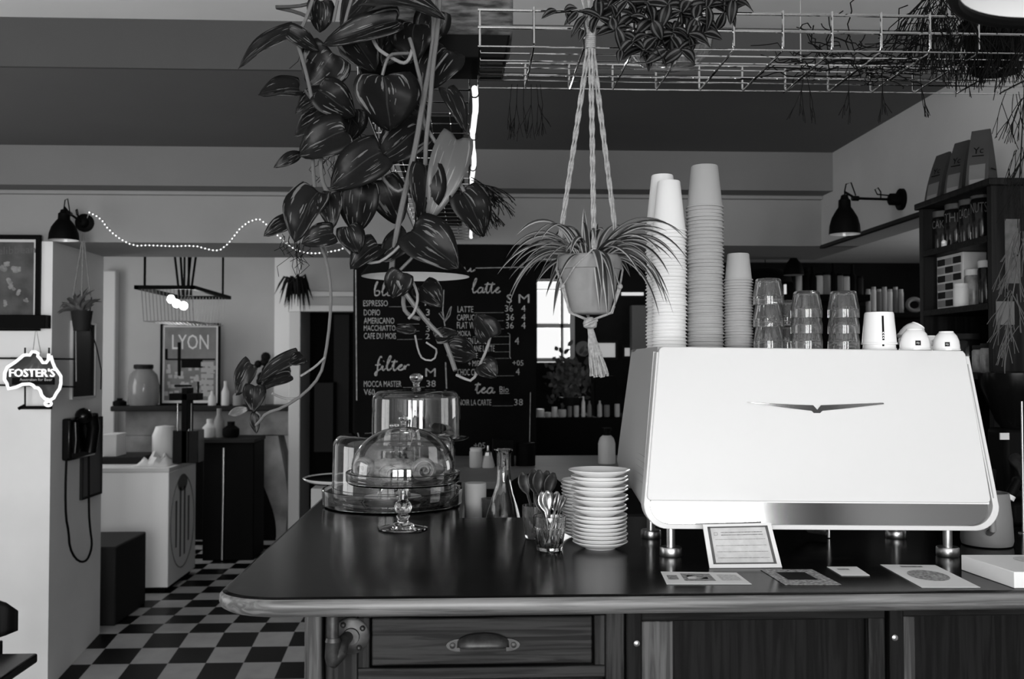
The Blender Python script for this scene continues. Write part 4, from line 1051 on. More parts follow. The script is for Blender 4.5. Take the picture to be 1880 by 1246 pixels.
for nm, hubs in (('upper_stems', [(1882, 90, 5), (1878, 185, 7), (1874, 280, 8), (1868, 330, 8), (1855, 175, 5)]), ('lower_stems', [(1876, 430, 9), (1868, 460, 9), (1860, 540, 9), (1856, 590, 8)])):
    mb = MB()
    for hx, hy, k in hubs:
        p = at(hx, hy, 1.9)
        for i in range(k):
            forking(mb, p+Vector((jit(.01), jit(.02), jit(.01))), (jit(.5)-.12, jit(.3), -.8+jit(.2)), random.uniform(.035, .055), .0008, 1, .45, .35)
    pts = [at(1884, 20, 1.9), at(1880, 180, 1.9), at(1872, 330, 1.9), at(1877, 440, 1.9), at(1868, 470, 1.9)] if nm == 'upper_stems' else [at(1872, 430, 1.9), at(1866, 500, 1.9), at(1850, 600, 1.9)]
    mb.tube(pts, .0013, 5)
    o = mb.build(nm, M_leafd if nm == 'upper_stems' else mat('grey_stem', .05, .6), ln, sharp=80); o['kind'] = 'stuff'
tn = thing('tangled_cactus', 'loose tangle of thin dark cactus stems lying on the wire shelf', 'plant', (at(1560, 110, 2.12).x, 2.12, ZB+.01))
mb = MB(); random.seed(61)
for i in range(75):
    px = random.gauss(1590, 62); px = min(1710, max(1470, px)); p = at(px, random.uniform(80, 140), random.uniform(2.06, 2.22)); a = random.uniform(0, 6.28); pts = [p]
    d = Vector((cos(a), sin(a)*.6, jit(.8)))
    for k in range(8):
        d = (d+Vector((jit(.7), jit(.5), jit(.55)-.02))).normalized(); p = p+d*.022
        p.z = min(max(p.z, ZB+.003), ZB+.095); pts.append(p.copy())
    mb.tube(pts, .0013, 4)
mb.tube([at(1640, 90, 2.1), at(1655, 40, 2.1), at(1690, 5, 2.08), at(1720, -15, 2.05)], .002, 5)
for hx in (1475, 1480, 1560, 1620, 1690): forking(mb, at(hx, 130, 2.1), (jit(.1), 0, -1), .04, .0009, 2, .4, .3)
o = mb.build('stems', M_leafd, tn, sharp=80); o['kind'] = 'stuff'
hr = thing('dangling_roots', 'thin forked roots dangling under the wire shelf right of the planter box', 'plant', (at(970, 160, 2.2).x, 2.2, ZB-.1))
mb = MB(); random.seed(71)
for hx in (940, 950, 962, 975, 985, 992): forking(mb, at(hx, 155, 2.2), (jit(.2), jit(.2), -1), .045, .0007, 2, .5, .4)
mb.build('root_strands', M_leafd, hr, sharp=80)['kind'] = 'stuff'
h2 = thing('mistletoe_cactus', 'small thin-stemmed cactus poking out beside the light strip above the menu', 'plant', (at(885, 340, 3.2).x, 3.2, at(885, 420, 3.2).z))
mb = MB(); random.seed(72)
for i in range(16): forking(mb, at(868+jit(4), 325+i*3, 3.2), (.9+jit(.3), jit(.4), -.1+jit(.4)), random.uniform(.035, .06), .0013, 2, .6, .5)
for i in range(20): forking(mb, at(880+jit(12), 385+jit(14), 3.2), (jit(.3)+.2, jit(.3), -1), .035, .0009, 1, .5, .4)
mb.build('stems', M_leafd, h2, sharp=80)['kind'] = 'stuff'

# ================================================================ PENDANT LAMPS
LY = 2.95; lp = at(763, 508, LY); RL = rpx(100, LY)
t = thing('pendant_lamp', 'black wide shallow pendant lamp with pale inside, hanging before the menu board', 'lamp', (lp.x, LY, lp.z))
MB().lathe(lp.x, LY, lp.z, [(RL, 0), (RL*.99, .006), (RL*.80, .045), (RL*.42, .082), (RL*.16, .095), (.02, .12), (.012, .14), (1e-5, .142)], 56, cap=False).build('shade', M_black, t)
MB().lathe(lp.x, LY, lp.z, [(RL*.985, .0005), (RL*.78, .041), (RL*.40, .076), (1e-5, .082)], 56, cap=False).build('shade_lining', M_light, t)
MB().ball((lp.x, LY, lp.z+.045), .028, 14).build('bulb', mat('dim_bulb', 1, .5, emit=14), t)
MB().tube([(lp.x, LY, lp.z+.14), (lp.x, LY, HIC)], .003, 6).build('cord', M_black, t)
NY = 1.15; RN = .155
q = at(2010, -39, NY); cx_, cz_ = q.x, q.z
t = thing('pendant_lamp', 'blurred black-rimmed lamp shade with white inside, cropped by the top right corner', 'lamp', (cx_, NY, cz_))
MB().tube([(cx_+RN*cos(a_), NY+RN*sin(a_), cz_) for a_ in [2*pi*j/48 for j in range(48)]], .008, 8, closed=True).build('rim', M_black, t)
MB().lathe(cx_, NY, cz_, [(RN+.002, .0), (RN*.98, .05), (RN*.8, .11), (RN*.4, .15), (.03, .17), (.03, .2), (1e-5, .2)], 56, cap=False).build('shade', M_black, t)
MB().lathe(cx_, NY, cz_, [(RN*.985, .001), (RN*.95, .048), (RN*.77, .105), (RN*.38, .143), (1e-5, .15)], 56, cap=False).build('shade_lining', mat('white_lining', .85, .6), t)
MB().ball((cx_, NY, cz_+.09), .03, 14).build('bulb', mat('soft_bulb', 1, .5, emit=6), t)
MB().tube([(cx_, NY, cz_+.19), (cx_, NY, HIC)], .004, 8).build('cord', M_black, t)
# ================================================================ MENU CHALKBOARD
YC = 5.12
def cpt(px, py, o=0): return at(px, py, YC-o)
cb = thing('menu_board', 'large black chalkboard menu with handwritten coffee prices behind the bar', 'menu board', (at(815, 835, YC).x, YC, at(815, 838, YC).z))
a, c = cpt(651, 838), cpt(984, 449)
MB().box(a.x, c.x, YC, YC+.03, a.z, min(c.z, LINZ)-.002).build('board', M_chalkb, cb)
YT = YC-.0025
caps = [('ESPRESSO', 667, 551, 712, 562), ('DOPIO', 668, 568, 698, 579), ('AMERICANO', 668, 583, 724, 594), ('MACCHIATTO', 668, 597, 726, 607), ('CAFE DU MOIS', 668, 611, 727, 622),
        ('18', 780, 547, 796, 561), ('3', 782, 567, 789, 579), ('3', 782, 584, 789, 595), ('3', 782, 598, 789, 609), ('2', 781, 612, 789, 622), ('M', 781, 676, 800, 691),
        ('MOCCA MASTER', 668, 699, 737, 710), ('38', 783, 698, 800, 710), ('V60', 668, 714, 688, 725),
        ('S', 930, 540, 940, 556), ('M', 952, 540, 972, 556), ('LATTE', 840, 562, 869, 573), ('CAPPUCCINO', 839, 577, 893, 588), ('FLAT WHITE', 839, 591, 890, 603), ('MOKA', 840, 607, 864, 617),
        ('GOLDEN LATTE', 838, 620, 893, 631), ('TERANE LATTE', 856, 634, 908, 645), ('MATE', 858, 648, 877, 657), ('+ MIEL', 860, 662, 884, 672), ('CHOC CHAUD', 840, 677, 892, 689),
        ('36', 927, 560, 942, 572), ('36', 929, 576, 944, 588), ('36', 929, 591, 943, 603), ('4', 957, 560, 965, 572), ('4', 957, 576, 965, 588), ('4', 957, 591, 965, 603), ('4', 945, 619, 953, 632),
        ('+05', 941, 661, 961, 671), ('4', 947, 676, 954, 688), ('Bio', 917, 709, 934, 720), ('NOIR LA CARTE', 842, 733, 902, 744), ('38', 944, 732, 960, 744), ('+05', 870, 812, 891, 823)]
tm = MB()
for s_, x0, y0, x1, y1 in caps: text_at(tm, s_, x0, y0, x1, y1, YT)
tm.build('chalk_lettering', M_chalk, cb, sharp=80)
# brush-script heads drawn as strokes; x-height 1, baseline 0
G = {'b': ([[(0, .9), (.15, 1.6), (.3, 2.2), (.25, 2.4), (.1, 2.1), (.05, 1), (.1, .1), (.4, 0), (.65, .4), (.5, .95), (.2, .8)]], .8), 'l': ([[(0, .6), (.25, 1.5), (.42, 2.3), (.3, 2.5), (.15, 2.1), (.08, 1), (.12, .1), (.35, .05), (.55, .4)]], .55),
     'a': ([[(.6, .85), (.35, 1), (.08, .6), (.1, .1), (.35, 0), (.58, .4), (.62, .95)], [(.62, .95), (.56, .3), (.68, 0), (.9, .3)]], .85), 'c': ([[(.6, .85), (.4, 1), (.1, .6), (.1, .15), (.35, 0), (.7, .3)]], .7),
     'k': ([[(0, .6), (.2, 1.5), (.38, 2.2), (.25, 2.4), (.1, 1.8), (.08, 0)], [(.1, .5), (.5, 1), (.55, .8), (.2, .5), (.45, .1), (.8, .2)]], .8),
     'f': ([[(.45, 2.1), (.35, 2.4), (.2, 2), (.15, 1), (.15, -.6), (.05, -.9), (-.1, -.6), (.1, -.1), (.5, .3)], [(-.1, .9), (.4, 1)]], .5), 'i': ([[(0, .4), (.15, 1), (.12, .2), (.25, 0), (.45, .4)], [(.16, 1.5), (.2, 1.6)]], .45),
     't': ([[(0, .5), (.2, 1.4), (.25, 2), (.15, .8), (.18, .1), (.35, 0), (.55, .4)], [(-.1, 1.45), (.5, 1.5)]], .52), 'e': ([[(0, .4), (.3, .6), (.5, .85), (.35, 1), (.12, .7), (.12, .2), (.35, 0), (.65, .35)]], .62),
     'r': ([[(0, .4), (.15, 1.05), (.15, .0), (.15, .6), (.35, 1), (.55, .9)]], .6), 'm': ([[(0, .9), (.08, 0), (.1, .6), (.3, 1), (.38, .0), (.4, .6), (.6, 1), (.7, .1), (.9, .3)]], .95), 'n': ([[(0, .9), (.08, 0), (.12, .6), (.35, 1), (.45, .1), (.65, .3)]], .65),
     'u': ([[(0, 1), (.05, .2), (.25, 0), (.45, .4), (.5, 1), (.48, .2), (.6, 0), (.85, .5)]], .85)}
sm_ = MB()
def script(word, x0, x1, ybase, xh, r=1.5):
    W = sum(G[ch][1] for ch in word); u = (x1-x0)/W; x = x0
    for ch in word:
        for st in G[ch][0]:
            P = [(x+p[0]*u+.10*xh*p[1], ybase-p[1]*xh) for p in st]; Q = [P[0]]
            for a_, c_ in zip(P, P[1:]): Q += [(a_[0]*.7+c_[0]*.3, a_[1]*.7+c_[1]*.3), (a_[0]*.3+c_[0]*.7, a_[1]*.3+c_[1]*.7)]
            Q.append(P[-1])
            sm_.tube([at(q[0], q[1], YT) for q in Q], [rpx(r*(.65+.5*abs(sin(i*.8))), YC) for i in range(len(Q))], 5)
        x += G[ch][1]*u
script('black', 686, 750, 543, 11); script('filter', 690, 752, 680, 11, 1.7); script('latte', 866, 918, 538, 11); script('tea', 872, 908, 722, 11, 1.6); script('menu', 800, 872, 499, 9, 1.4)
sm_.build('script_lettering', M_chalk, cb, sharp=80)
ln_ = MB()
def line(P, r=.9): ln_.tube([at(x, y, YT) for x, y in P], rpx(r, YC), 4)
line([(873, 492), (975, 490)], .8); line([(653, 495), (655, 735)], 1.1); line([(815, 532), (813, 570), (817, 600)], .9); line([(818, 665), (820, 713)], 1.2); line([(817, 590), (806, 575), (810, 572), (817, 588), (826, 566), (829, 562), (826, 578), (817, 590)], .7)
line([(932, 611), (936, 613), (936, 655), (938, 658)], .7); line([(974, 720), (972, 825)], .7); line([(917, 722), (935, 722)], .7)
for x0, x1, y in ((714, 770, 563), (730, 770, 595), (729, 770, 608), (729, 775, 623), (870, 925, 574), (896, 925, 589), (895, 925, 604), (868, 935, 618), (895, 935, 632), (908, 935, 646), (880, 935, 658), (895, 944, 690), (904, 942, 745), (740, 780, 711)):
    line([(x0, y), (x1, y-.5)], .28)
ln_.build('chalk_lines', M_chalk, cb, sharp=80)

# ================================================================ BACK WORKTOPS behind the bar
zw = 1.06; yf0 = gz(900, 884, zw).y; yk = 5.10
t = thing('back_counter', 'pale topped service counter below the menu board', 'counter', (at(950, 850, 4.5).x, 4.5, 0))
x0, x1 = at(655, 850, 4.5).x, at(1190, 850, 4.5).x
MB().box(x0, x1+.4, yf0, yk, zw-.03, zw).build('worktop', mat('pale_worktop', .22, .6, var=.06, scale=6), t, bevel=.004)
MB().box(x0+.03, x1+.37, yf0+.04, yk, 0, zw-.03).build('cabinet_base', M_dark, t)
zl = .99
t = thing('prep_bench', 'dark low prep bench between the bar and the service counter', 'bench', (.4, 3.3, 0))
MB().box(xw1+.02, 1.2, yBk+.02, 3.55, zl-.03, zl).build('worktop', M_black, t)
MB().box(xw1+.04, 1.18, yBk+.04, 3.5, 0, zl-.03).build('cabinet_base', M_void, t)
# round tray behind the glass domes, on a pale low cupboard
ty = 4.35; tp = at(640, 876, ty); rt_ = rpx(82, ty)
tr = MB().lathe(tp.x, ty, tp.z-.02, [(1e-5, 0), (rt_*.86, 0), (rt_*.97, .014), (rt_, .02), (rt_*.985, .021), (rt_*.93, .012), (rt_*.84, .005), (1e-5, .005)], 48)
t = thing('serving_tray', 'round black serving tray with white rim, left of the glass domes', 'tray', (tp.x, ty, tp.z-.02))
MB().lathe(tp.x, ty, tp.z-.02, [(rt_*.84, .0), (rt_*.97, .014), (rt_, .02), (rt_*.985, .022), (rt_*.95, .018), (rt_*.84, .004)], 48, cap=False).build('rim', M_white, t)
MB().lathe(tp.x, ty, tp.z-.02, [(1e-5, .003), (rt_*.90, .003), (rt_*.945, .0175), (rt_*.93, .0178), (rt_*.87, .009), (1e-5, .007)], 48).build('tray_face', M_black, t)
cx0, cx1 = at(563, 900, ty-.2).x, at(640, 900, ty-.2).x
t = MB().box(cx0+.02, cx1, ty-.22, ty+.3, 0, tp.z-.0205); tag(t.build('cupboard', mat('pale_cupboard', .30, .6), bevel=.004), 'pale low cupboard carrying the round black tray', 'cupboard')
# things on the counters
def bot(name, label, cat, px, pyb, z, prof, m, group=None, n=24, Y=None):
    p = gz(px, pyb, z) if Y is None else Vector((at(px, pyb, Y).x, Y, z))
    return tag(MB().lathe(p.x, p.y, z+.0004, prof, n).build(name, m), label, cat, group), p
p = gz(874, 858, zw); s1 = rpx(1, p.y)
t = thing('container', 'pale cylindrical container with lid left of the carafe neck', 'container', (p.x, p.y, zw))
MB().lathe(p.x, p.y, zw+.0004, [(11*s1, 0), (12*s1, 2*s1), (12*s1, 28*s1), (11.5*s1, 30*s1), (1e-5, 30*s1)], 24).build('jar_body', M_light, t)
MB().lathe(p.x, p.y, zw+30*s1, [(11*s1, 0), (11.5*s1, 5*s1), (9*s1, 7*s1), (1e-5, 7*s1)], 24).build('lid', M_white, t)
p = gz(896, 858, zw); s1 = rpx(1, p.y)
t = thing('sugar_shaker', 'glass sugar shaker with metal spout beside the pale container', 'shaker', (p.x, p.y, zw))
MB().lathe(p.x, p.y, zw+.0004, [(12*s1, 0), (12.5*s1, 4*s1), (8*s1, 22*s1), (1e-5, 22*s1)], 20).build('glass_body', M_light, t)
MB().lathe(p.x, p.y, zw+22*s1, [(8*s1, 0), (7*s1, 6*s1), (2.5*s1, 9*s1), (2*s1, 18*s1), (1e-5, 18*s1)], 16).build('spout', M_steel, t)
for x0, x1, y0, lab in ((905, 944, 806, 'small black box standing against the foot of the menu board'), (948, 984, 814, 'black canister standing at the bottom corner of the menu board')):
    p = gz((x0+x1)/2, 856, zw); h = at(x0, y0, p.y).z-zw; r = rpx((x1-x0)/2, p.y)
    if x0 == 905: o = MB().box(p.x-r, p.x+r, p.y, p.y+.14, zw+.0004, zw+h).build('box', M_black, bevel=.004)
    else: o = MB().lathe(p.x, p.y+r, zw+.0004, [(r, 0), (r, h*.86), (r*.96, h*.88), (r*.98, h), (1e-5, h)], 28).build('canister', M_black)
    tag(o, lab, 'box' if x0 == 905 else 'canister')
# carafe
Yc_ = 2.98; cx = at(925, 900, Yc_).x; z0 = zl; s1 = rpx(1, Yc_); H = (at(925, 824, Yc_).z-z0)/s1
pr = [(38, 0), (40, 3), (40, 8), (39, 14), (35, 38), (28, 66), (19, 92), (14, 112), (13, 130), (13, H-8), (16, H-3), (19, H-1), (19, H)]
o_ = [(r*s1, z*s1, .9 if z < 70 and z > 2 else 0) for r, z in pr]; i_ = [(max(1e-5, (r-3)*s1), (z if z > 4 else 6)*s1) for r, z in pr]
b = MB().lathe(cx, Yc_, z0+.0004, [(1e-5, 0)]+o_+[(i_[-1][0], H*s1)]+i_[::-1][1:-1]+[(1e-5, 7*s1)], 48, fac=12)
tag(b.build('carafe', M_glass), 'empty glass carafe with flared neck and ribbed base behind the bar', 'carafe')
p = Vector((at(873, 900, 3.1).x, 3.1, zl)); s1 = rpx(1, 3.1)
h = at(873, 886, 3.1).z-zl
tag(MB().lathe(p.x, p.y, zl+.0004, [(16*s1, 0), (19*s1, h*.1), (20*s1, h-.004), (19*s1, h), (1e-5, h-.004)], 28).build('paper_roll', M_light), 'white cylindrical pot on the prep bench left of the carafe', 'pot')
b = MB().lathe(at(898, 900, 3.05).x, 3.05, zl+.0004, [(12*s1, 0), (15*s1, h*.75), (14*s1, h*.75), (11*s1, .006), (1e-5, .006)], 24)
tag(b.build('dark_tumbler', M_glassd), 'dark glass tumbler between the white pot and the carafe', 'glass')
b = MB(); q = Vector((at(985, 900, 3.35).x, 3.35, zl)); r = rpx(58, 3.35)
b.lathe(0, 0, 0, [(r*.98, 0), (r, .006), (r*.94, .012), (r*.3, .02), (1e-5, .02)], 40)
Mx = Matrix.Rotation(radians(38), 3, 'X'); b.xform(lambda v: Mx @ v+Vector((q.x, q.y, zl+.09)))
tag(b.build('pan_lid', M_black), 'large black round lid leaning behind the glass carafe', 'lid')
b = MB(); p = Vector((at(880, 938, 2.9).x, 2.9, zl)); b.hexa([(p.x-.03, p.y, zl+.0005), (p.x+.04, p.y-.02, zl+.0005), (p.x+.05, p.y+.08, zl+.0005), (p.x-.02, p.y+.09, zl+.0005)], [(p.x-.03, p.y, zl+.05), (p.x+.03, p.y-.02, zl+.03), (p.x+.05, p.y+.08, zl+.06), (p.x-.02, p.y+.09, zl+.055)])
tag(b.build('paper_bag', M_mid), 'small crumpled paper bag on the prep bench below the white pot', 'bag')
# steel bottle beside the machine's dark side
p = gz(1114, 852, zw); s1 = rpx(1, p.y); 
t = thing('bottle', 'pale metal bottle with black cap next to the espresso machine', 'bottle', (p.x, p.y, zw))
MB().lathe(p.x, p.y, zw+.0004, [(14*s1, 0), (16*s1, 2*s1), (16*s1, 38*s1), (13*s1, 48*s1), (8*s1, 53*s1), (1e-5, 53*s1)], 24).build('bottle_body', M_light, t)
MB().lathe(p.x, p.y, zw+53*s1, [(7*s1, 0), (7*s1, 8*s1), (9*s1, 9*s1), (9*s1, 14*s1), (1e-5, 14*s1)], 16).build('cap', M_black, t)

# ================================================================ LEFT: PIER WALL WITH POSTER, LEDGE, NEON, LAMP
YPp = 5.10
def pq(px, py, o=0): return at(px, py, YPp-o)
a, c = pq(-110, 607), pq(77, 432)
t = thing('framed_poster', 'black framed dark poster with pale flowers on the left pier', 'poster', ((a.x+c.x)/2, YPp, a.z))
def frame(t, x0, x1, z0, z1, y, w_, m, d=.02):
    b = MB(); b.box(x0, x1, y-d, y, z1-w_, z1); b.box(x0, x1, y-d, y, z0, z0+w_); b.box(x0, x0+w_, y-d, y, z0+w_, z1-w_); b.box(x1-w_, x1, y-d, y, z0+w_, z1-w_)
    return b.build('frame', m, t)
frame(t, a.x, c.x, a.z, c.z, YPp-.001, .022, M_black)
MB().box(a.x+.02, c.x-.02, YPp-.010, YPp-.002, a.z+.02, c.z-.02).build('mount', M_light, t)
pr_ = MB().box(a.x+.035, c.x-.034, YPp-.012, YPp-.0102, a.z+.045, c.z-.036).build('print', mat('poster_print', .03, .6, v2=.09, scale=9), t)
b = MB(); random.seed(3)
for cx, cy, r in ((8, 490, 10), (33, 500, 11), (20, 520, 9), (30, 535, 7), (-10, 505, 12), (8, 556, 6), (46, 552, 6)):
    for k in range(5):
        q = pq(cx+jit(r*.8), cy+jit(r*.8), .013); s_ = rpx(r*.45, YPp); b.add([(q.x+s_*cos(a_)*(1+jit(.3)), q.y-.0003*k, q.z+s_*sin(a_)*(1+jit(.3))) for a_ in [2*pi*j/8 for j in range(8)]], [tuple(range(8))])
b.build('flower_pattern', mat('pale_ink', .22, .8, var=.3, scale=40), pr_)
b = MB(); text_mb(b, 'melibbean', lambda u, v: pq(-20+85*u, 468-14*v-4*u, .0128)); b.build('title_print', mat('faded_ink', .10, .8), pr_)
a, c = pq(-110, 603), pq(94, 579)
b = MB().box(a.x, c.x, YPp-.07, YPp, a.z, c.z); tag(b.build('wall_ledge', M_black, bevel=.003), 'narrow black ledge on the left pier under the poster', 'shelf')
b = MB(); rows = []
for i in range(12):
    q = pq(-60+150*i/11, 604, 0); rows.append([(q.x, YPp-.045-.006*sin(i*1.7), pq(0, 604).z-.002), (q.x, YPp-.05-.008*sin(i*1.3), pq(0, 612).z), (q.x, YPp-.02, pq(0, 615+3*sin(i*2)).z)])
# macrame fringe of the ledge is left plain; neon frame on black wire rack
NYp = YPp-.14
def nq(px, py, o=0): return at(px, py, NYp-o)
t = thing('wire_rack', 'black wire wall rack behind the neon sign', 'rack', (nq(50, 700).x, YPp-.06, nq(50, 750).z))
for P in (([(46, 638), (46, 748)]), ([(90, 638), (90, 748)]), ([(-30, 657), (138, 659)]), ([(-30, 706), (138, 710)]), ([(38, 748), (95, 748)]), ([(34, 750), (46, 744)])):
    MB().tube([at(x, y, YPp-.07) for x, y in P], rpx(1.6 if P[0][1] < 740 else 3, YPp), 6).build('rod', M_black, t)
for py in (657, 707):
    q = at(20, py, YPp-.07); MB().tube([q, (q.x, YPp-.001, q.z)], .004, 6).build('wall_fixing', M_black, t)
NZ = [(75, 880), (100, 860), (118, 845), (135, 843), (148, 845), (160, 827), (178, 829), (190, 836), (188, 850), (200, 862), (213, 882), (230, 882), (240, 868), (243, 838)]
NZ2 = [(253, 848), (262, 880), (272, 905), (290, 930), (303, 950), (303, 985), (296, 1012), (280, 1035), (268, 1058), (250, 1068), (225, 1062), (208, 1045), (200, 1020), (190, 1008), (175, 1006), (163, 994), (148, 988), (112, 990), (80, 1004), (42, 1012), (34, 985), (22, 965), (24, 932), (36, 905), (75, 880)]
f_ = lambda P: [nq(x/2.71, 340+y/2.71) for x, y in P]
t = thing('neon_sign', 'glowing white neon sign shaped like Australia with FOSTER\'S lettering', 'neon sign', (nq(58, 700).x, NYp, nq(58, 750).z))
MB().tube(f_(NZ2+NZ[1:]), rpx(2.7, NYp), 8).build('outline_tube', M_neon, t)
MB().tube([nq((240+17*cos(a_))/2.71, 340+(1086+11*sin(a_))/2.71) for a_ in [2*pi*j/12 for j in range(12)]], rpx(2.1, NYp), 8, closed=True).build('island_tube', M_neon, t)
b = MB(); text_mb(b, "FOSTER'S", lambda u, v: nq(16.5+83*u, 691.5-15*v, .012)); lt = b.build('lettering', M_neon, t, solid=.01, sharp=80)
b = MB(); text_mb(b, "Australian for Beer", lambda u, v: nq(36+60*u, 699-5*v, .008)); b.build('small_lettering', M_light, t)
bp_ = f_(NZ2+NZ[1:]); b = MB(); b.add([p+Vector((0, .02, 0)) for p in bp_], [tuple(range(len(bp_)))[::-1]]); b.build('backing_plate', mat('neon_backing', .05, .4), t, solid=.003)
MB().box(nq(30, 0).x, nq(106, 0).x, NYp+.005, NYp+.02, nq(0, 706).z, nq(0, 693).z).build('dark_band', M_black, t)
MB().tube([nq(60, 650), at(66, 600, YPp-.1), nq(75, 648)], .0015, 5).build('hanging_wire', M_black, t)
# gooseneck wall lamp on the pier
def wall_lamp(name, label, mount, wall_n, arm_end, shade_c, R_, h, lit=None):
    """mount: point on wall; wall_n: outward normal; arm_end: joint; shade_c: centre of shade rim"""
    t = thing(name, label, 'wall lamp', mount, None)
    mount, wall_n, arm_end, shade_c = Vector(mount), Vector(wall_n), Vector(arm_end), Vector(shade_c)
    MB().tube([mount+wall_n*.0006, mount+wall_n*.014, mount+wall_n*.018], [.046, .046, .040], 28).build('wall_plate', M_black, t)
    MB().tube([mount+wall_n*.018, mount+wall_n*.055, mount+wall_n*.06], [.026, .025, .018], 20).build('pivot', M_black, t)
    st = mount+wall_n*.058
    MB().tube([st, arm_end], .0055, 10).build('arm', M_black, t)
    d = (arm_end-st).normalized()
    MB().tube([arm_end-d*.012, arm_end+d*.016], .011, 14).build('joint', M_blackg, t)
    top_ = shade_c+Vector((0, 0, h)); s_ = Vector((arm_end.x, arm_end.y, 0))-Vector((top_.x, top_.y, 0))
    MB().tube([top_+Vector((0, 0, -.01)), top_+Vector((0, 0, .012)), arm_end], [.006, .006, .005], 8).build('bracket', M_black, t)
    MB().lathe(shade_c.x, shade_c.y, shade_c.z, [(R_, 0), (R_*1.0, .006), (R_*.96, h*.22), (R_*.82, h*.42), (R_*.55, h*.60), (R_*.40, h*.68), (R_*.38, h*.86), (R_*.26, h*.90), (R_*.22, h*.98), (R_*.12, h), (1e-5, h)], 36, cap=False).build('shade', M_black, t)
    MB().lathe(shade_c.x, shade_c.y, shade_c.z, [(R_*.98, .0005), (R_*.93, h*.22), (R_*.78, h*.41), (R_*.5, h*.58), (1e-5, h*.6)], 36, cap=False).build('shade_lining', M_white, t)
    c0 = top_+Vector((0, 0, .01))
    MB().tube([c0, c0+Vector((0, 0, .035))+s_*.15, c0+Vector((0, 0, .042))+s_*.6, arm_end+Vector((0, 0, .012))], .003, 8).build('cable', M_black, t)
    m_ = st*.75+arm_end*.25
    MB().tube([m_+Vector((0, 0, .004)), m_+Vector((0, 0, .03))-d*.0, m_+Vector((0, 0, .048))+d*.012, m_+Vector((0, 0, .04))+d*.026, m_+Vector((0, 0, .02))+d*.016, st+Vector((0, 0, .016))], .003, 8).build('cable', M_black, t)
    return t
mq = at(155, 409, 5.11)
ae = at(128, 392, 4.93); sc_ = at(117, 441, 4.93)
wall_lamp('wall_lamp', 'black wall lamp with bell shade at the top of the left pier', (mq.x, 5.119, mq.z), (0, -1, 0), ae, sc_, rpx(26, 4.93), at(117, 384, 4.93).z-sc_.z)
Ym = 4.32; mq = at(1655, 366, Ym); xq_ = XW; d_ = XW
mq = Vector((XW-.0, at(1657, 366, 1).y, 0)); 
rr = ray(1657, 366); tt = XW/rr.x; mq = Vector((XW, rr.y*tt, CAMZ+rr.z*tt)); Ym = mq.y
ae = at(1571, 364, Ym-.01); sc_ = at(1551, 430, Ym-.01)
wall_lamp('wall_lamp', 'black long-armed wall lamp on the right wall beside the shelf unit', (XW, Ym, mq.z), (-1, 0, 0), ae, sc_, rpx(28.5, Ym), at(1551, 358, Ym).z-sc_.z)
# string of lights along the lintel
SL = [(164, 390), (178, 397), (187, 404), (195, 416), (207, 428), (220, 438), (236, 447), (252, 451), (270, 450), (295, 451), (320, 452), (345, 451), (362, 452), (380, 457), (395, 460), (405, 458), (418, 448), (427, 437), (440, 420), (455, 408), (468, 403), (476, 402), (486, 409), (500, 423), (515, 437), (530, 450), (545, 459), (560, 464), (580, 465), (600, 463), (622, 459), (640, 452)]
YS = 5.095
P = [at(x, y, YS) for x, y in SL]
t = thing('string_lights', 'string of tiny white lights looping along the wall above the kitchen opening', 'string lights', (P[12].x, YS, P[12].z-.02))
MB().tube(P, .0012, 5).build('wire', M_light, t)
led = MB(); acc = 0; 
tot = []
for a_, c_ in zip(P, P[1:]):
    L = (c_-a_).length; k = 0
    while acc < L:
        tot.append(a_+(c_-a_)*(acc/L)); acc += .020
    acc -= L
for q in tot: led.ball(q, .0034, 6)
o = led.build('led_bulbs', M_led, t); o['kind'] = 'stuff'
q = P[0]; MB().tube([P[0], at(160, 400, 5.1)], .0012, 5).build('wire_end', M_light, t)
# hanging plant in macrame in front of the pier side
HY = 5.0; pc_ = at(150, 600, HY)
t = thing('macrame_planter', 'small macrame hanger with pot under the left wall lamp', 'plant hanger', (pc_.x, HY, pc_.z))
hook = at(153, 428, HY)
for x, y in ((134, 545), (166, 545), (150, 548)):
    MB().tube([hook, at(x, y, HY-.03 if x == 150 else HY)], .004, 6).build('cord', M_ropeg, t)
MB().tube([at(134, 545, HY), at(139, 580, HY), at(140, 700, HY)], .003, 6).build('cord', M_ropeg, t)
MB().tube([at(168, 545, HY), at(163, 590, HY), at(178, 640, HY), at(186, 680, HY), at(185, 715, HY)], .003, 6).build('cord', M_black, t)
MB().lathe(pc_.x, HY, at(150, 607, HY).z, [(rpx(14, HY), 0), (rpx(19, HY), rpx(36, HY)), (rpx(17, HY), rpx(36, HY)), (1e-5, rpx(32, HY))], 24).build('pot', M_dark, t)
pt2 = thing('potted_plant', 'bushy dark plant in the small macrame hanger near the left pier', 'plant', (pc_.x, HY, at(150, 572, HY).z))
random.seed(81)
for i in range(26):
    a_ = pi/2+jit(1.7); L = random.uniform(22, 46); b_ = at(150+jit(6), 572, HY+jit(.02)); e_ = at(150+L*cos(a_), 570-L*.9*abs(sin(a_))-8+L*.25*abs(cos(a_)), HY+jit(.05))
    mb = MB(); leaf(mb, b_, e_, .022, (jit(.5), -1, .4), 'oval', fold=.3, curl=.3, nu=7, nv=4); mb.build('leaf', mat('small_plant_leaf', .05, .6) if i == 0 else bpy.data.materials['small_plant_leaf'], pt2)
mb = MB(); leaf(mb, at(146, 566, HY), at(104, 566, HY), .015, (0, -1, .4), 'oval', fold=.3, curl=.5, nu=9, nv=4); mb.build('leaf', bpy.data.materials['small_plant_leaf'], pt2)
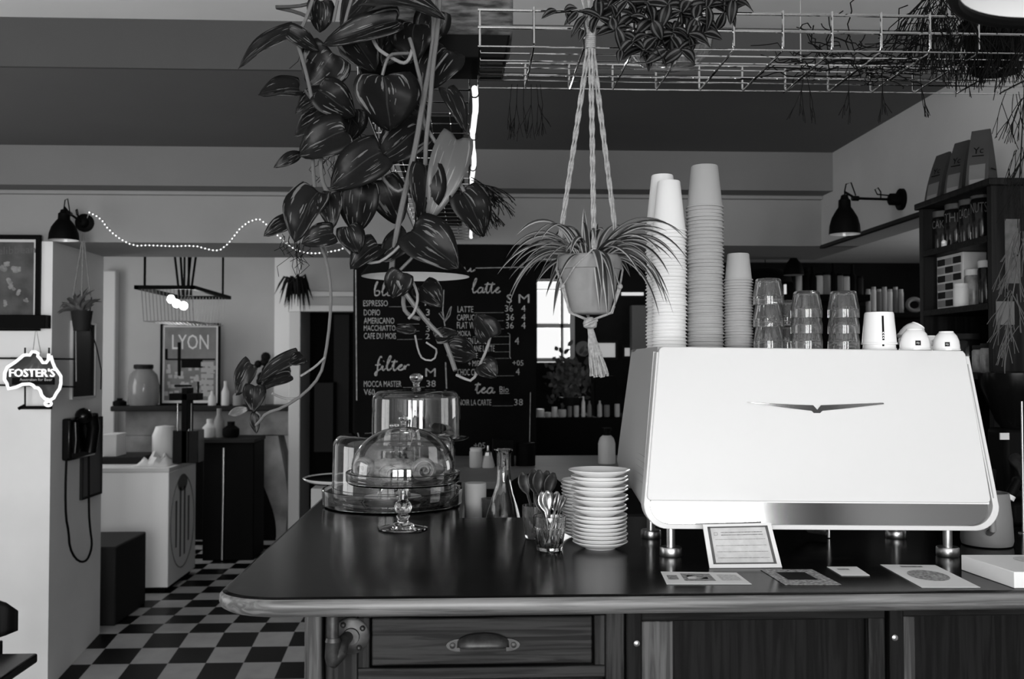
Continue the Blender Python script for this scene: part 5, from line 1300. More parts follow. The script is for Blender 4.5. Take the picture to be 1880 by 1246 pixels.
# pictures and phone on the pier's side face
XS = XC
def sx_at(px, py):
    d = ray(px, py); t_ = XS/d.x; return Vector((XS, d.y*t_, CAMZ+d.z*t_))
def side_frame(p0, p1, p2, p3, lab, fm, im, name='framed_picture'):
    y0, y1 = sx_at(*p0).y, sx_at(*p1).y; z0, z1 = sx_at(*p2).z, sx_at(*p3).z
    y1 = min(y1, 5.79)
    t = thing(name, lab, 'picture', (XS, (y0+y1)/2, z0)); w_ = .012
    b = MB(); b.box(XS+.001, XS+.016, y0, y1, z1-w_, z1); b.box(XS+.001, XS+.016, y0, y1, z0, z0+w_); b.box(XS+.001, XS+.016, y0, y0+w_, z0+w_, z1-w_); b.box(XS+.001, XS+.016, y1-w_, y1, z0+w_, z1-w_)
    b.build('frame', fm, t); MB().box(XS+.001, XS+.008, y0+w_, y1-w_, z0+w_, z1-w_).build('print', im, t)
side_frame((128, 640), (172, 640), (128, 733), (128, 588), 'pale framed dark picture on the side of the pier under the hanging plant', M_light, M_dark)
side_frame((146, 850), (183, 850), (146, 918), (146, 769), 'dark framed picture on the side of the pier behind the phone', M_dark, mat('dim_print', .10, .6))
ph = sx_at(140, 800)
t = thing('wall_phone', 'black wall telephone with hanging cord on the side of the pier', 'telephone', (XS, ph.y, ph.z-.1))
y0, y1 = sx_at(112, 800).y, sx_at(160, 800).y; z0, z1 = sx_at(130, 842).z, sx_at(130, 766).z
MB().box(XS+.001, XS+.05, y0, y1, z0, z1).build('phone_body', M_blackg, t, bevel=.012)
MB().tube([(XS+.065, y0+.02, z0+.04), (XS+.07, y0+.02, (z0+z1)/2), (XS+.065, y0+.02, z1-.02)], .014, 12).build('handset', M_blackg, t)
MB().tube([(XS+.075, y0+.20, z0+.03), (XS+.09, y0+.20, z1-.06), (XS+.085, y0+.18, z1+.01)], [.03, .032, .035], 14).build('handset_cradle', M_blackg, t)
MB().ball((XS+.06, y0+.14, z1+.005), .045, 14).build('ear_cup', M_blackg, t)
cpts = [(122, 842), (120, 900), (121, 950), (126, 975), (128, 1005), (138, 1025), (150, 1032), (160, 1028), (167, 1012), (169, 995), (166, 975), (163, 940), (163, 800)]
Pq = []
for x, y in cpts:
    d = ray(x, y); t_ = (XS+.035)/d.x; Pq.append(Vector((XS+.035, d.y*t_, CAMZ+d.z*t_)))
Q = [Pq[0]]
for a_, c_ in zip(Pq, Pq[1:]): Q += [a_*.75+c_*.25, a_*.25+c_*.75]
MB().tube(Q+[Pq[-1]], .006, 7).build('cord', M_black, t)

# ================================================================ BACK KITCHEN
def bl(name, lab, cat, px0, px1, py0, py1, Y, d, m, bev=.004, zb=None, group=None):
    a, c = at(px0, py1, Y), at(px1, py0, Y); z0 = a.z if zb is None else zb
    return tag(MB().box(a.x, c.x, Y, Y+d, z0, c.z).build(name, m, bevel=bev), lab, cat, group)
# white chest with round fork emblem on its side
fx0, fxc = -3.3, gz(308, 1088, 0); yy0 = fxc.y; yy1 = gz(368, 1050, 0).y; zt_ = .835
t = thing('white_counter', 'white counter with a round fork emblem on its shaded side', 'counter', ((fx0+fxc.x)/2, (yy0+yy1)/2, 0))
MB().box(fx0, fxc.x, yy0, yy1, .035, zt_-.03).build('body', mat('white_counter_paint', .88, .5), t, bevel=.006)
MB().box(fx0, fxc.x-.03, yy0+.03, yy1-.03, 0, .035).build('plinth', M_black, t)
MB().box(fx0, fxc.x+.005, yy0-.01, yy1+.01, zt_-.03, zt_).build('top', mat('white_counter_top', .6, .4), t, bevel=.004)
yc_ = (yy0+yy1)/2-.01; zc_ = .43; R_ = .29
b = MB(); b.tube([(fxc.x+.002, yc_+R_*.98*cos(a_), zc_+R_*1.1*sin(a_)) for a_ in [2*pi*j/40 for j in range(40)]], .004, 5, closed=True)
for k, (w_, h_) in enumerate(((-.15, .16), (-.05, .24), (.05, .24), (.15, .16))):
    b.add([(fxc.x+.002, yc_+w_-.018, zc_-h_), (fxc.x+.002, yc_+w_+.018, zc_-h_), (fxc.x+.002, yc_+w_+.022, zc_+h_), (fxc.x+.002, yc_+w_-.022, zc_+h_)], [(0, 1, 2, 3)])
b.add([(fxc.x+.002, yc_+.12*cos(a_), zc_+.27+.06*sin(a_)) for a_ in [2*pi*j/14 for j in range(14)]], [tuple(range(14))])
b.build('fork_emblem', mat('emblem_paint', .12, .7), t)
# dark box in front of it, beside the pier
a = gz(186, 1148, 0); c = gz(229, 1113, 0)
b = MB().hexa([(XC+.0-.6, 5.95, 0.001), (at(229, 1000, 6.1).x, 5.95, 0.001), (at(229, 1000, 6.1).x+.0, 6.5, 0.001), (XC-.6, 6.5, 0.001)], [(XC-.6, 5.95, .46), (at(229, 1000, 6.1).x, 5.95, .46), (at(229, 1000, 6.1).x, 6.5, .46), (XC-.6, 6.5, .46)])
tag(b.build('bin', M_dark, bevel=.01), 'dark low bin between the pier and the white counter', 'bin')
b = MB(); random.seed(12); rows = []
zz_ = zt_
for i in range(9):
    rows.append([(at(252+68*j/10, 850, yy0+.2).x, yy0+.05+.045*i, zz_+.004+.10*max(0, sin(pi*j/10)*sin(pi*i/8))*(.6+.4*sin(j*2.1+i*1.3))) for j in range(11)])
b.grid(rows); tag(b.build('folded_cloth', M_light, solid=.006), 'crumpled pale cloths heaped on the white counter', 'cloth')
b = MB().box(at(190, 0, 7).x, at(262, 0, 7).x, yy0+.25, yy1, zt_+.001, zt_+.05); tag(b.build('tray_box', M_dark, bevel=.004), 'dark flat tray at the back of the white counter', 'tray')
# coffee maker on the white counter's right end
q = at(345, 850, 7.05)
t = thing('coffee_maker', 'tall black filter coffee maker on the far end of the white counter', 'coffee maker', (q.x, 7.05, zt_))
def kb_(x0, x1, y0, y1, nm, m, d=.16): 
    a, c = at(x0, y1, 7.0), at(x1, y0, 7.0); return MB().box(a.x, c.x, 7.0, 7.0+d, max(a.z, zt_+.001), c.z).build(nm, m, t, bevel=.004)
kb_(332, 344, 712, 850, 'column', M_black); kb_(316, 364, 790, 850, 'base', M_blackg); kb_(310, 362, 722, 735, 'shower_head', M_black); kb_(350, 352, 740, 792, 'tube', M_steel, .01); kb_(325, 327, 740, 792, 'tube', M_steel, .01)
kb_(344, 348, 788, 848, 'chrome_edge', M_chrome, .01)
# round pale kettle / globe and paper
q = at(303, 795, 7.2)
b = MB().lathe(q.x, 7.2, zt_+.001, [(rpx(16, 7.2), 0), (rpx(22, 7.2), rpx(14, 7.2)), (rpx(22, 7.2), rpx(48, 7.2)), (rpx(16, 7.2), rpx(64, 7.2)), (1e-5, rpx(66, 7.2))], 24)
tag(b.build('canister', M_light), 'pale rounded canister on the white counter left of the coffee maker', 'canister')
bl('paper_stack', 'white paper stack on the back of the white counter near the pier', 'paper', 187, 214, 797, 850, 7.1, .2, M_light, zb=zt_+.001)
# fireplace with mantel shelf
FM = 8.72; ma = at(205, 745, FM-.1); mb_ = at(541, 745, FM-.1)
t = thing('fireplace', 'grey stone fireplace with dark mantel shelf at the back of the kitchen', 'fireplace', ((ma.x+mb_.x)/2, 8.9, 0))
mz_ = ma.z
MB().box(ma.x, mb_.x, FM-.14, 8.948, mz_-.045, mz_).build('mantel_shelf', M_dark, t, bevel=.01)
MB().box(ma.x+.08, mb_.x-.02, FM, 8.948, mz_-.26, mz_-.045).build('frieze', M_marble, t, bevel=.006)
MB().box(ma.x+.08, ma.x+.36, FM, KY-.001, 0, mz_-.26).build('jamb', M_marble, t, bevel=.006)
jx = at(478, 800, FM).x; b = MB(); rows = []
for i in range(17):
    u = i/16; z = (mz_-.26)*(1-u); w_ = .16+.06*sin(u*5)-.02*u; xo = .13*u-.03*sin(u*6)
    rows.append([(jx+xo, FM-.05-.05*sin(u*5), z), (jx+xo+w_, FM-.05-.05*sin(u*5), z), (jx+xo+w_, 8.948, z), (jx+xo, 8.948, z), (jx+xo, FM-.05-.05*sin(u*5), z)])
b.grid(rows).build('scrolled_jamb', M_marble, t)
MB().box(ma.x+.36, jx+.1, FM+.12, KY-.001, 0, mz_-.26).build('firebox', M_void, t)
# mantel things
def on_m(px): return at(px, 742, FM).x
s1 = rpx(1, FM)
t = thing('drinks_jar', 'big glass drinks jar with dark lid on the mantel shelf', 'jar', (on_m(263), FM, mz_))
MB().lathe(on_m(263), FM, mz_+.001, [(24*s1, 0), (27*s1, 4*s1), (28*s1, 35*s1), (24*s1, 55*s1), (16*s1, 64*s1), (15*s1, 66*s1), (1e-5, 66*s1)], 28).build('jar_body', mat('jar_glass', .35, .15, trans=.55), t)
MB().lathe(on_m(263), FM, mz_+66*s1, [(16*s1, 0), (17*s1, 1*s1), (17*s1, 7*s1), (15*s1, 8*s1), (1e-5, 8*s1)], 24).build('lid', M_dark, t)
MB().box(on_m(222), on_m(288), FM-.1, FM+.1, mz_+.0005, mz_+.001).build('mat', M_black, t) if False else None
a, c = at(294, 742, FM+.05), at(405, 593, FM+.05)
t = thing('framed_poster', 'black framed LYON city poster leaning on the mantel shelf', 'poster', ((a.x+c.x)/2, FM+.05, mz_))
z0 = mz_+.001; frame(t, a.x, c.x, z0, c.z, FM+.06, .018, M_black, .025)
MB().box(a.x+.015, c.x-.015, FM+.045, FM+.06, z0+.015, c.z-.015).build('mount', M_light, t)
pa_ = MB().box(a.x+.035, c.x-.035, FM+.043, FM+.045, z0+.04, c.z-.035).build('print', mat('poster_sky', .13, .6, var=.2, scale=6), t)
def lq(px, py, o): return at(px, py, FM+.043-o)
b = MB(); text_mb(b, 'LYON', lambda u, v: lq(316+67*u, 641-27*v, .001)); b.build('title_print', M_light, pa_, sharp=80)
b = MB()
for x0, x1, y0, y1 in ((326, 332, 628, 690), (303, 308, 640, 660), (333, 372, 660, 675), (305, 395, 658, 661), (320, 352, 706, 710), (362, 366, 700, 730)):
    b.add([lq(x0, y1, .0012), lq(x1, y1, .0012), lq(x1, y0, .0012), lq(x0, y0, .0012)], [(0, 1, 2, 3)])
b.build('dark_skyline', M_black, pa_)
b = MB(); random.seed(15)
for i in range(60):
    x0, y0 = random.uniform(300, 388), random.uniform(668, 725); w_, h_ = random.uniform(3, 9), random.uniform(3, 9); o_ = .0008+random.random()*.0003
    b.add([lq(x0, y0+h_, o_), lq(x0+w_, y0+h_, o_), lq(x0+w_, y0, o_), lq(x0, y0, o_)], [(0, 1, 2, 3)])
for y in range(664, 728, 11):
    b.add([lq(369, y+8, .0013), lq(392, y+8, .0013), lq(392, y, .0013), lq(369, y, .0013)], [(0, 1, 2, 3)])
b.build('house_pattern', mat('pale_house_ink', .32, .8), pa_)
for i, (px, h_, r_, m_, lab) in enumerate(((222, 6, 12, M_black, 'small dark dish at the left end of the mantel shelf'), (391, 12, 7, M_light, 'small pale bottle on the mantel shelf right of the LYON poster'), (415, 20, 7, M_light, 'taller pale bottle on the mantel shelf near the trailing leaves'), (438, 14, 9, M_mid, 'grey pot on the mantel shelf behind the trailing leaves'))):
    tag(MB().lathe(on_m(px), FM-.03, mz_+.0005, [(r_*s1, 0), (r_*s1, h_*s1*1.2), (r_*.4*s1, h_*s1*1.7), (r_*.4*s1, h_*s1*2.2), (1e-5, h_*s1*2.2)], 16).build('bottle' if i in (1, 2) else 'dish', m_), lab, 'bottle' if i in (1, 2) else 'dish')
# small cactus silhouettes on the mantel
t = thing('potted_cactus', 'dark knobbly cactus in a pot at the end of the mantel shelf', 'plant', (on_m(478), FM-.02, mz_))
MB().lathe(on_m(478), FM-.02, mz_+.0005, [(9*s1, 0), (12*s1, 20*s1), (10*s1, 20*s1), (1e-5, 18*s1)], 18).build('pot', M_mid, t)
b = MB()
for x, y, r in ((488, 655, 9), (486, 664, 8), (474, 668, 7), (490, 680, 10), (500, 690, 11), (482, 692, 10), (470, 672, 5), (496, 672, 8), (478, 700, 8), (486, 705, 9), (480, 715, 8)): q = at(x, y, FM-.02+jit(.02)); b.ball(q, r*s1, 10)
b.build('cactus_body', M_leafd, t)
# black appliance and stool in front of the fireplace
a, c = gz(372, 1003, 0), gz(478, 1003, 0); Yq = 7.9
t = thing('black_cabinet', 'black cabinet with slim bright post in front of the fireplace', 'cabinet', (at(425, 900, Yq).x, Yq, 0))
MB().box(at(372, 900, Yq).x, at(466, 900, Yq).x, Yq, Yq+.4, 0.001, at(400, 812, Yq).z).build('cabinet_body', M_black, t, bevel=.008)
MB().tube([at(411, 822, Yq-.03), at(410, 905, Yq-.03), (at(408, 990, Yq-.03).x, Yq-.03, .01)], .009, 10).build('steel_post', M_steel, t)
MB().box(at(370, 900, Yq).x, at(468, 900, Yq).x, Yq-.03, Yq+.4, at(400, 812, Yq).z, at(400, 806, Yq).z).build('cabinet_top', M_dark, t)
for i, (px, w_, h_) in enumerate(((385, 12, 28), (402, 9, 44), (424, 14, 24))):
    q = at(px, 806, 8.1); z_ = at(400, 806, Yq).z
    tag(MB().lathe(q.x, 8.1, z_+.0005, [(w_*s1*.8, 0), (w_*s1, h_*s1*.2), (w_*s1, h_*s1*.6), (w_*s1*.45, h_*s1*.85), (w_*s1*.45, h_*s1*1.1), (1e-5, h_*s1*1.1)], 16).build('bottle', [M_light, M_mid, M_black][i]),
        ['pale squat bottle on the black cabinet', 'tall grey bottle on the black cabinet', 'black bottle on the black cabinet by the fireplace'][i], 'bottle')
# wire basket ceiling lamp in the kitchen
f0_, f1_ = 6.35, 7.30; xa1, xa2 = at(246, 525, f0_).x, at(357, 525, f0_).x; zf = at(300, 527, f0_).z
t = thing('rack_lamp', 'hanging black rack lamp with glowing bulbs in a wire basket over the white counter', 'lamp', ((xa1+xa2)/2, (f0_+f1_)/2, zf))
MB().box(xa1, xa2, f0_, f0_+.025, zf-.012, zf+.012).build('bar', M_black, t); MB().box(xa1, xa2, f1_, f1_+.025, zf-.012, zf+.012).build('bar', M_black, t)
MB().box(xa1, xa1+.025, f0_, f1_, zf-.012, zf+.012).build('bar', M_black, t); MB().box(xa2-.025, xa2, f0_, f1_+.02, zf-.012, zf+.012).build('bar', M_black, t)
for x in (xa1+.05, xa2-.05):
    for y in (f0_+.05, f1_-.02): MB().tube([(x, y, zf), (x, y, KC)], .008, 6).build('hanging_rod', M_black, t)
xm_ = (xa1+xa2)/2
for dx in (-.07, -.02, .03, .08): MB().tube([(xm_+dx*.4, 6.8, KC), (xm_+dx, 6.8+jit(.05), 2.3), (xm_+dx*.5, 6.8, zf-.02)], .008, 6).build('cable', M_black, t)
b = MB(); zb_ = zf-.21
for k in range(15):
    x = xa1+.03+(xa2-xa1-.06)*k/14; b.tube([(x, f0_+.05, zf), (x, f0_+.1, zb_), (x, f1_-.1, zb_), (x, f1_-.03, zf)], .0022, 5)
for k in range(9):
    y = f0_+.1+(f1_-f0_-.2)*k/8; b.tube([(xa1+.03, y, zb_), (xa2-.03, y, zb_)], .0022, 5)
b.build('wire_basket', M_mid, t)['kind'] = 'stuff'
for px, py in ((314, 549), (324, 557), (337, 561)):
    q = at(px, py, 6.8); MB().ball(q, .028, 12).build('bulb', M_bulb, t)
l = bpy.data.lights.new('rack_lamp_light', 'POINT'); l.energy = 16; l.shadow_soft_size = .08; lo = bpy.data.objects.new('rack_lamp_light', l); C.objects.link(lo); lo.location = (xm_, 6.8, zf-.14)
# pale pipe boxing on the kitchen wall
struct('trim_6', MB().box(at(187, 500, KY-.08).x, at(214, 500, KY-.08).x, KY-.1, KY-.001, 0, at(200, 497, KY-.08).z), M_light, bevel=.01)
# dark plant hanging by the corridor door
hx = at(545, 500, 7.9); t = thing('hanging_fern', 'dark hanging fern in front of the corridor doorway', 'plant', (hx.x, 7.9, at(545, 580, 7.9).z))
random.seed(91)
for i in range(40):
    a_ = random.uniform(0, 2*pi); L = random.uniform(10, 34); b_ = at(545, 528, 7.9); m1 = at(545+L*.7*cos(a_), 512+jit(8), 7.9+.1*sin(a_)); e_ = at(545+L*1.2*cos(a_)+jit(3), 530+random.uniform(0, 45), 7.9+.12*sin(a_))
    MB().tube([b_, b_*.4+m1*.6+Vector((0, 0, .02)), m1, m1*.5+e_*.5+Vector((0, 0, .01)), e_], [.004, .008, .010, .008, .001], 5).build('frond', M_leafd, t)
MB().lathe(hx.x, 7.9, at(545, 540, 7.9).z, [(.035, 0), (.06, .09), (1e-5, .08)], 16).build('pot', M_black, t)
MB().tube([at(545, 520, 7.9), (hx.x, 7.9, KC)], .003, 5).build('cord', M_black, t)
# dark cabinet inside the corridor doorway
bl('corridor_cabinet', 'dark cabinet standing inside the corridor doorway', 'cabinet', 576, 612, 702, 830, 8.5, .2, M_dark, zb=None)

# ================================================================ TABLE AND CHAIR, bottom left
tc_ = gz(70, 1198, .66)
t = thing('cafe_table', 'dark wooden cafe table corner at the bottom left', 'table', (tc_.x-.35, tc_.y-.35, -.085))
pts = [(tc_.x-.8, tc_.y), (tc_.x-.8, tc_.y-.8), (tc_.x, tc_.y-.8), (tc_.x, tc_.y)]
MB().box(tc_.x-.8, tc_.x, tc_.y-.8, tc_.y, .632, .66).build('tabletop', M_top, t, bevel=.006)
for x in (tc_.x-.74, tc_.x-.08):
    for y in (tc_.y-.74, tc_.y-.10): MB().tube([(x, y, .632), (x, y, -.085)], [.022, .016], 10).build('leg', M_black, t)
cy0 = 3.32; cxr = at(33, 1100, cy0).x; ctz = at(10, 1089, cy0).z
t = thing('cafe_chair', 'dark wooden chair with rounded curved back behind the cafe table', 'chair', (cxr-.2, cy0+.1, -.085))
rows = []
W_ = .42
for i in range(15):
    u = i/14; x = cxr-W_+W_*u; cz_ = 1-(abs(2*u-1))**5; y = cy0-.06*(1-(2*u-1)**2)+.0
    zt__ = ctz-.055*(abs(2*u-1))**5; zb__ = at(10, 1172, cy0).z+.03*(abs(2*u-1))**3
    rows.append([(x, y, zb__+(zt__-zb__)*k/6) for k in range(7)])
MB().grid(rows).build('backrest', M_shelf, t, solid=.018, bevel=0)
for x in (cxr-.035, cxr-W_+.035):
    MB().tube([(x, cy0-.0, ctz-.20), (x, cy0-.03, .37), (x, cy0+.02, -.085)], [.016, .018, .014], 12).build('leg', M_shelf, t)
    MB().tube([(x, cy0-.42, .36), (x, cy0-.44, -.085)], [.018, .013], 12).build('leg', M_shelf, t)
MB().box(cxr-W_+.01, cxr-.01, cy0-.45, cy0-.02, .36, .39).build('seat', M_shelf, t, bevel=.01)
MB().box(cxr-.07, cxr-.045, cy0-.02, cy0, .39, ctz-.15).build('back_slat', M_shelf, t, bevel=.004)
# ================================================================ SHELF UNIT on the right wall
XF = XW-.30
def fx(px, py, X):
    d = ray(px, py); t_ = X/d.x; return Vector((X, d.y*t_, CAMZ+d.z*t_))
ya_ = fx(1688, 500, XF).y; yb_ = fx(1821, 500, XF).y; zt_ = fx(1821, 326, XF).z; zb_ = 1.05
t = thing('shelf_unit', 'tall dark wooden shelf unit with jars on the right wall', 'shelf unit', (XW-.15, (ya_+yb_)/2, zb_)); su = t
MB().box(XF, XW-.001, yb_, yb_+.025, zb_, zt_).build('side_panel', M_shelf, t, bevel=.002)
MB().box(XF, XW-.001, ya_-.025, ya_, zb_, zt_).build('side_panel', M_shelf, t, bevel=.002)
MB().box(XW-.015, XW-.001, yb_+.025, ya_-.025, zb_, zt_).build('back_panel', M_void, t)
MB().box(XF-.012, XW-.001, yb_-.012, ya_+.012, zt_-.022, zt_).build('top_panel', M_shelf, t, bevel=.004)
SZ = [fx(1690, 462, XF).z, fx(1692, 570, XF).z, fx(1817, 684, XF).z]
for z in SZ: MB().box(XF+.004, XW-.015, yb_+.025, ya_-.025, z-.020, z).build('shelf', M_shelf, t, bevel=.002)
MB().box(XF+.004, XW-.015, yb_+.025, ya_-.025, zb_, zb_+.02).build('shelf', M_shelf, t)
for z in SZ: MB().box(XF-.001, XF+.005, yb_+.026, ya_-.026, z-.020, z-.001).build('shelf_edge', M_dull if False else M_oakdh, t)
# coffee bags on top
M_lab = mat('bag_label', .12, .6)
def bag(py0, y, w_, d, h, lab, rot=0, mtl=None, narrow=.15):
    t = thing('coffee_bag', lab, 'coffee bag', (XF+.09, y, zt_))
    M_ = Matrix.Rotation(rot, 3, 'Z'); o_ = Vector((XF+.10, y, zt_+.0005)); rows = []
    for i in range(8):
        u = i/7; dd = d/2*(1-u**1.6)*1.0+.004; ww = w_/2*(1-.22*u)
        rows.append([M_ @ Vector((sx*dd, sy*ww, h*u))+o_ for sx, sy in ((-1, -1), (-1, 1), (1, 1), (1, -1), (-1, -1))])
    MB().grid(rows).add([p for p in rows[0][:4]], [(3, 2, 1, 0)]).build('bag_body', mtl or mat('kraft_bag', .14, .6, var=.08, scale=20), t, sharp=30)
    def fq(a_, z_, off=.0015): 
        u = z_/h; dd = d/2*(1-u**1.6)+.004+off; return M_ @ Vector((-dd, a_, z_))+o_
    b = MB(); lo_, hi_ = h*.08, h*.42
    n_ = 5
    b.grid([[fq(-w_*.34+w_*.68*j/2, lo_+(hi_-lo_)*i/n_) for j in range(3)] for i in range(n_+1)]); lb = b.build('label', M_lab, t)
    b = MB(); b.grid([[fq(-w_*.30+w_*.60*j/2, lo_+.004+.016*i, .0022) for j in range(3)] for i in range(2)]); b.build('label_band', M_mid, lb)
    b = MB(); text_mb(b, 'Yc', lambda u, v: fq(w_*.22-w_*.44*u, h*(.60+.11*v), .002)); b.tube([fq(-w_*.25, h*.56, .002), fq(w_*.25, h*.57, .002)], .0015, 4); b.build('bag_lettering', M_black, t)
    # the face turned to the bar
    b = MB(); b.add([M_ @ Vector((d*.25*sx, -w_/2*.985-.001, h*z_))+o_ for sx, z_ in ((-1, .34), (1, .34), (1, .36), (-1, .36))], [(0, 1, 2, 3)]); b.build('side_stripe', M_black, t)
yl = [fx(1728, 355, XF+.09).y, fx(1763, 345, XF+.09).y, fx(1797, 335, XF+.09).y]
km = mat('kraft_bag', .035, .6, var=.08, scale=20)
bag(0, yl[0], .098, .085, .178, 'kraft coffee bag with pale label, nearest the lamp on top of the shelf unit', .1, km)
bag(0, yl[1], .080, .085, .190, 'kraft coffee bag with tall label, in the middle on top of the shelf unit', .3, km)
bag(0, yl[2], .072, .085, .200, 'kraft coffee bag with pointed folded top, nearest the bar on top of the shelf unit', .75, km)
# jars and boxes on the shelves
M_lid = mat('jar_lid', .07, .4)
def jar(px, z, r, h, m, lab, group, lid=M_lid, depth=.07, word=None):
    y = fx(px, 500, XF+depth).y; x = XF+depth
    t = thing('storage_jar', lab, 'jar', (x, y, z), group)
    MB().lathe(x, y, z+.0005, [(r*.95, 0), (r, .004), (r, h*.78), (r*.86, h*.84), (1e-5, h*.84)], 24).build('jar_body', m, t)
    MB().lathe(x, y, z+h*.84, [(r*.9, 0), (r*.95, .002), (r*.95, h*.15), (r*.9, h*.16), (1e-5, h*.16)], 24).build('lid', lid, t)
    if word:
        b = MB(); a0 = radians(222); text_mb(b, word, lambda u, v: Vector((x+(r+.0008)*cos(a0-.75+1.5*u), y+(r+.0008)*sin(a0-.75+1.5*u), z+h*(.55+.2*v)))); b.build('chalk_word', M_wordm, t)
M_wordm = mat('faint_chalk', .09, .8); M_jar = mat('dark_filled_jar', .006, .15, spec=.4); M_jar2 = mat('tea_jar', .12, .3, v2=.3, scale=30)
s3 = rpx(1, 3.3)
jar(1733, SZ[0], .037, .135, M_jar, 'dark lidded jar closest to the lamp on the upper shelf of the unit', 'dark jars on the upper shelf', word='CAKE')
jar(1757, SZ[0], .038, .150, M_jar, 'second dark lidded jar from the lamp on the upper shelf', 'dark jars on the upper shelf', word='THE')
jar(1782, SZ[0], .035, .150, M_jar, 'third dark lidded jar from the lamp on the upper shelf', 'dark jars on the upper shelf', word='CACAO')
jar(1805, SZ[0], .036, .160, M_jar, 'dark lidded jar at the bar end of the upper shelf', 'dark jars on the upper shelf', word='NUTS')
q = fx(1733, 441, XF+.02); tag(MB().ball((q.x, q.y, SZ[0]+.016), .009, 10).box(q.x-.006, q.x+.006, q.y-.006, q.y+.006, SZ[0]+.0005, SZ[0]+.012).build('figurine', M_white), 'tiny white heart ornament at the front of the upper shelf', 'ornament')
y0, y1 = fx(1768, 500, XF+.05).y, fx(1719, 500, XF+.05).y; z1 = fx(1745, 467, XF+.05).z
t = thing('tea_box_display', 'pale box with a grid of small tea packets on the middle shelf', 'box', (XF+.09, (y0+y1)/2, SZ[1]))
MB().box(XF+.05, XF+.13, y0, y1, SZ[1]+.0005, z1).build('box_body', M_light, t, bevel=.002)
for i in range(3):
    for j in range(6):
        if i == 0 and j < 3: continue
        ya2 = y0+.012+(y1-y0-.02)*i/3; zz2 = SZ[1]+.01+(z1-SZ[1]-.015)*j/6
        MB().box(XF+.046, XF+.0505, ya2, ya2+(y1-y0)/3*.75, zz2, zz2+(z1-SZ[1])/6*.7).build('tea_packet', M_dark if (i+j) % 2 else M_mid, t)
jar(1787, SZ[1], .027, .12, M_jar2, 'grey patterned jar with pale lid on the middle shelf', 'jars on the middle shelf', M_light)
jar(1764, SZ[1], .024, .075, M_light, 'small pale jar in front of the tea packet box', 'jars on the middle shelf', M_light, depth=.03)
jar(1811, SZ[1], .026, .14, M_jar, 'dark jar with bright shoulder at the bar end of the middle shelf', 'jars on the middle shelf', M_light)
for px, r, h, m_, lab in ((1742, .036, .115, M_jar, 'wide dark jar on the lower shelf just above the cups'), (1775, .040, .125, M_jar, 'widest dark jar on the lower shelf with bright edge'), (1800, .028, .085, M_jar2, 'small grey jar on the lower shelf nearer the bar'), (1814, .026, .09, M_jar2, 'small patterned jar at the bar end of the lower shelf')):
    jar(px, SZ[2], r, h, m_, lab, 'jars on the lower shelf', M_dark)
# papers pinned to the unit's side
def side_paper(x0, x1, y0, y1, m, lab, nm='pinned_note'):
    a, c = at(x0, y1, yb_-.003), at(x1, y0, yb_-.003); tag(MB().box(a.x, c.x, yb_-.004, yb_-.0008, a.z, c.z).build(nm, m), lab, 'paper')
side_paper(1846, 1872, 402, 520, mat('side_note_paper', .07, .8, var=.3, scale=30), 'grey printed notes pinned to the side of the shelf unit')
side_paper(1829, 1862, 553, 596, mat('side_card', .09, .8), 'small card pinned low on the side of the shelf unit')
# bright tube standing on the right edge
b = MB().tube([at(1876, 512, 2.9), at(1879, 618, 2.9)], .010, 12)
# worktop along the right wall with dark machines
t = thing('side_worktop', 'dark side worktop under the shelf unit', 'counter', (XW-.35, 3.2, 0))
MB().box(XW-.62, XW-.001, 2.82, 3.52, zb_-.03, zb_-.0005).build('worktop', M_black, t)
MB().box(XW-.60, XW-.001, 2.85, 3.50, 0, zb_-.03).build('cabinet_base', M_void, t)
# coffee grinder (black) behind the jug
gY = 2.62; gx = at(1872, 800, gY).x
t = thing('coffee_grinder', 'black coffee grinder with cone hopper standing right of the espresso machine', 'grinder', (gx, gY, CT))
MB().box(gx-.055, gx+.055, gY-.06, gY+.10, CT, CT+.06).build('base', M_black, t, bevel=.01)
MB().box(gx-.045, gx+.045, gY-.01, gY+.09, CT+.06, CT+.25).build('grinder_body', M_black, t, bevel=.012)
MB().lathe(gx, gY+.03, CT+.25, [(.03, 0), (.045, .02), (.085, .12), (.088, .15), (.05, .155), (1e-5, .155)], 28).build('hopper', M_blackg, t)
MB().tube([(gx-.02, gY-.01, CT+.17), (gx-.03, gY-.07, CT+.15), (gx-.03, gY-.08, CT+.11)], [.018, .016, .010], 12).build('chute', M_dull, t)
MB().tube([(gx-.03, gY-.06, CT+.10), (gx-.10, gY-.16, CT+.13)], [.009, .012], 10).build('fork_handle', M_black, t)
MB().box(gx-.06, gx-.035, gY-.012, gY-.008, CT+.222, CT+.24).build('switch', M_light, t)
p = at(1845, 700, 2.74)
b = MB().lathe(at(1866, 0, 2.45).x-.0, 2.45, CT, [(.012, 0), (.012, .002), (.003, .004), (.003, .33), (1e-5, .33)], 10); tag(b.build('rod_stand', M_steel), 'thin bright upright rod at the picture edge behind the jug', 'stand')
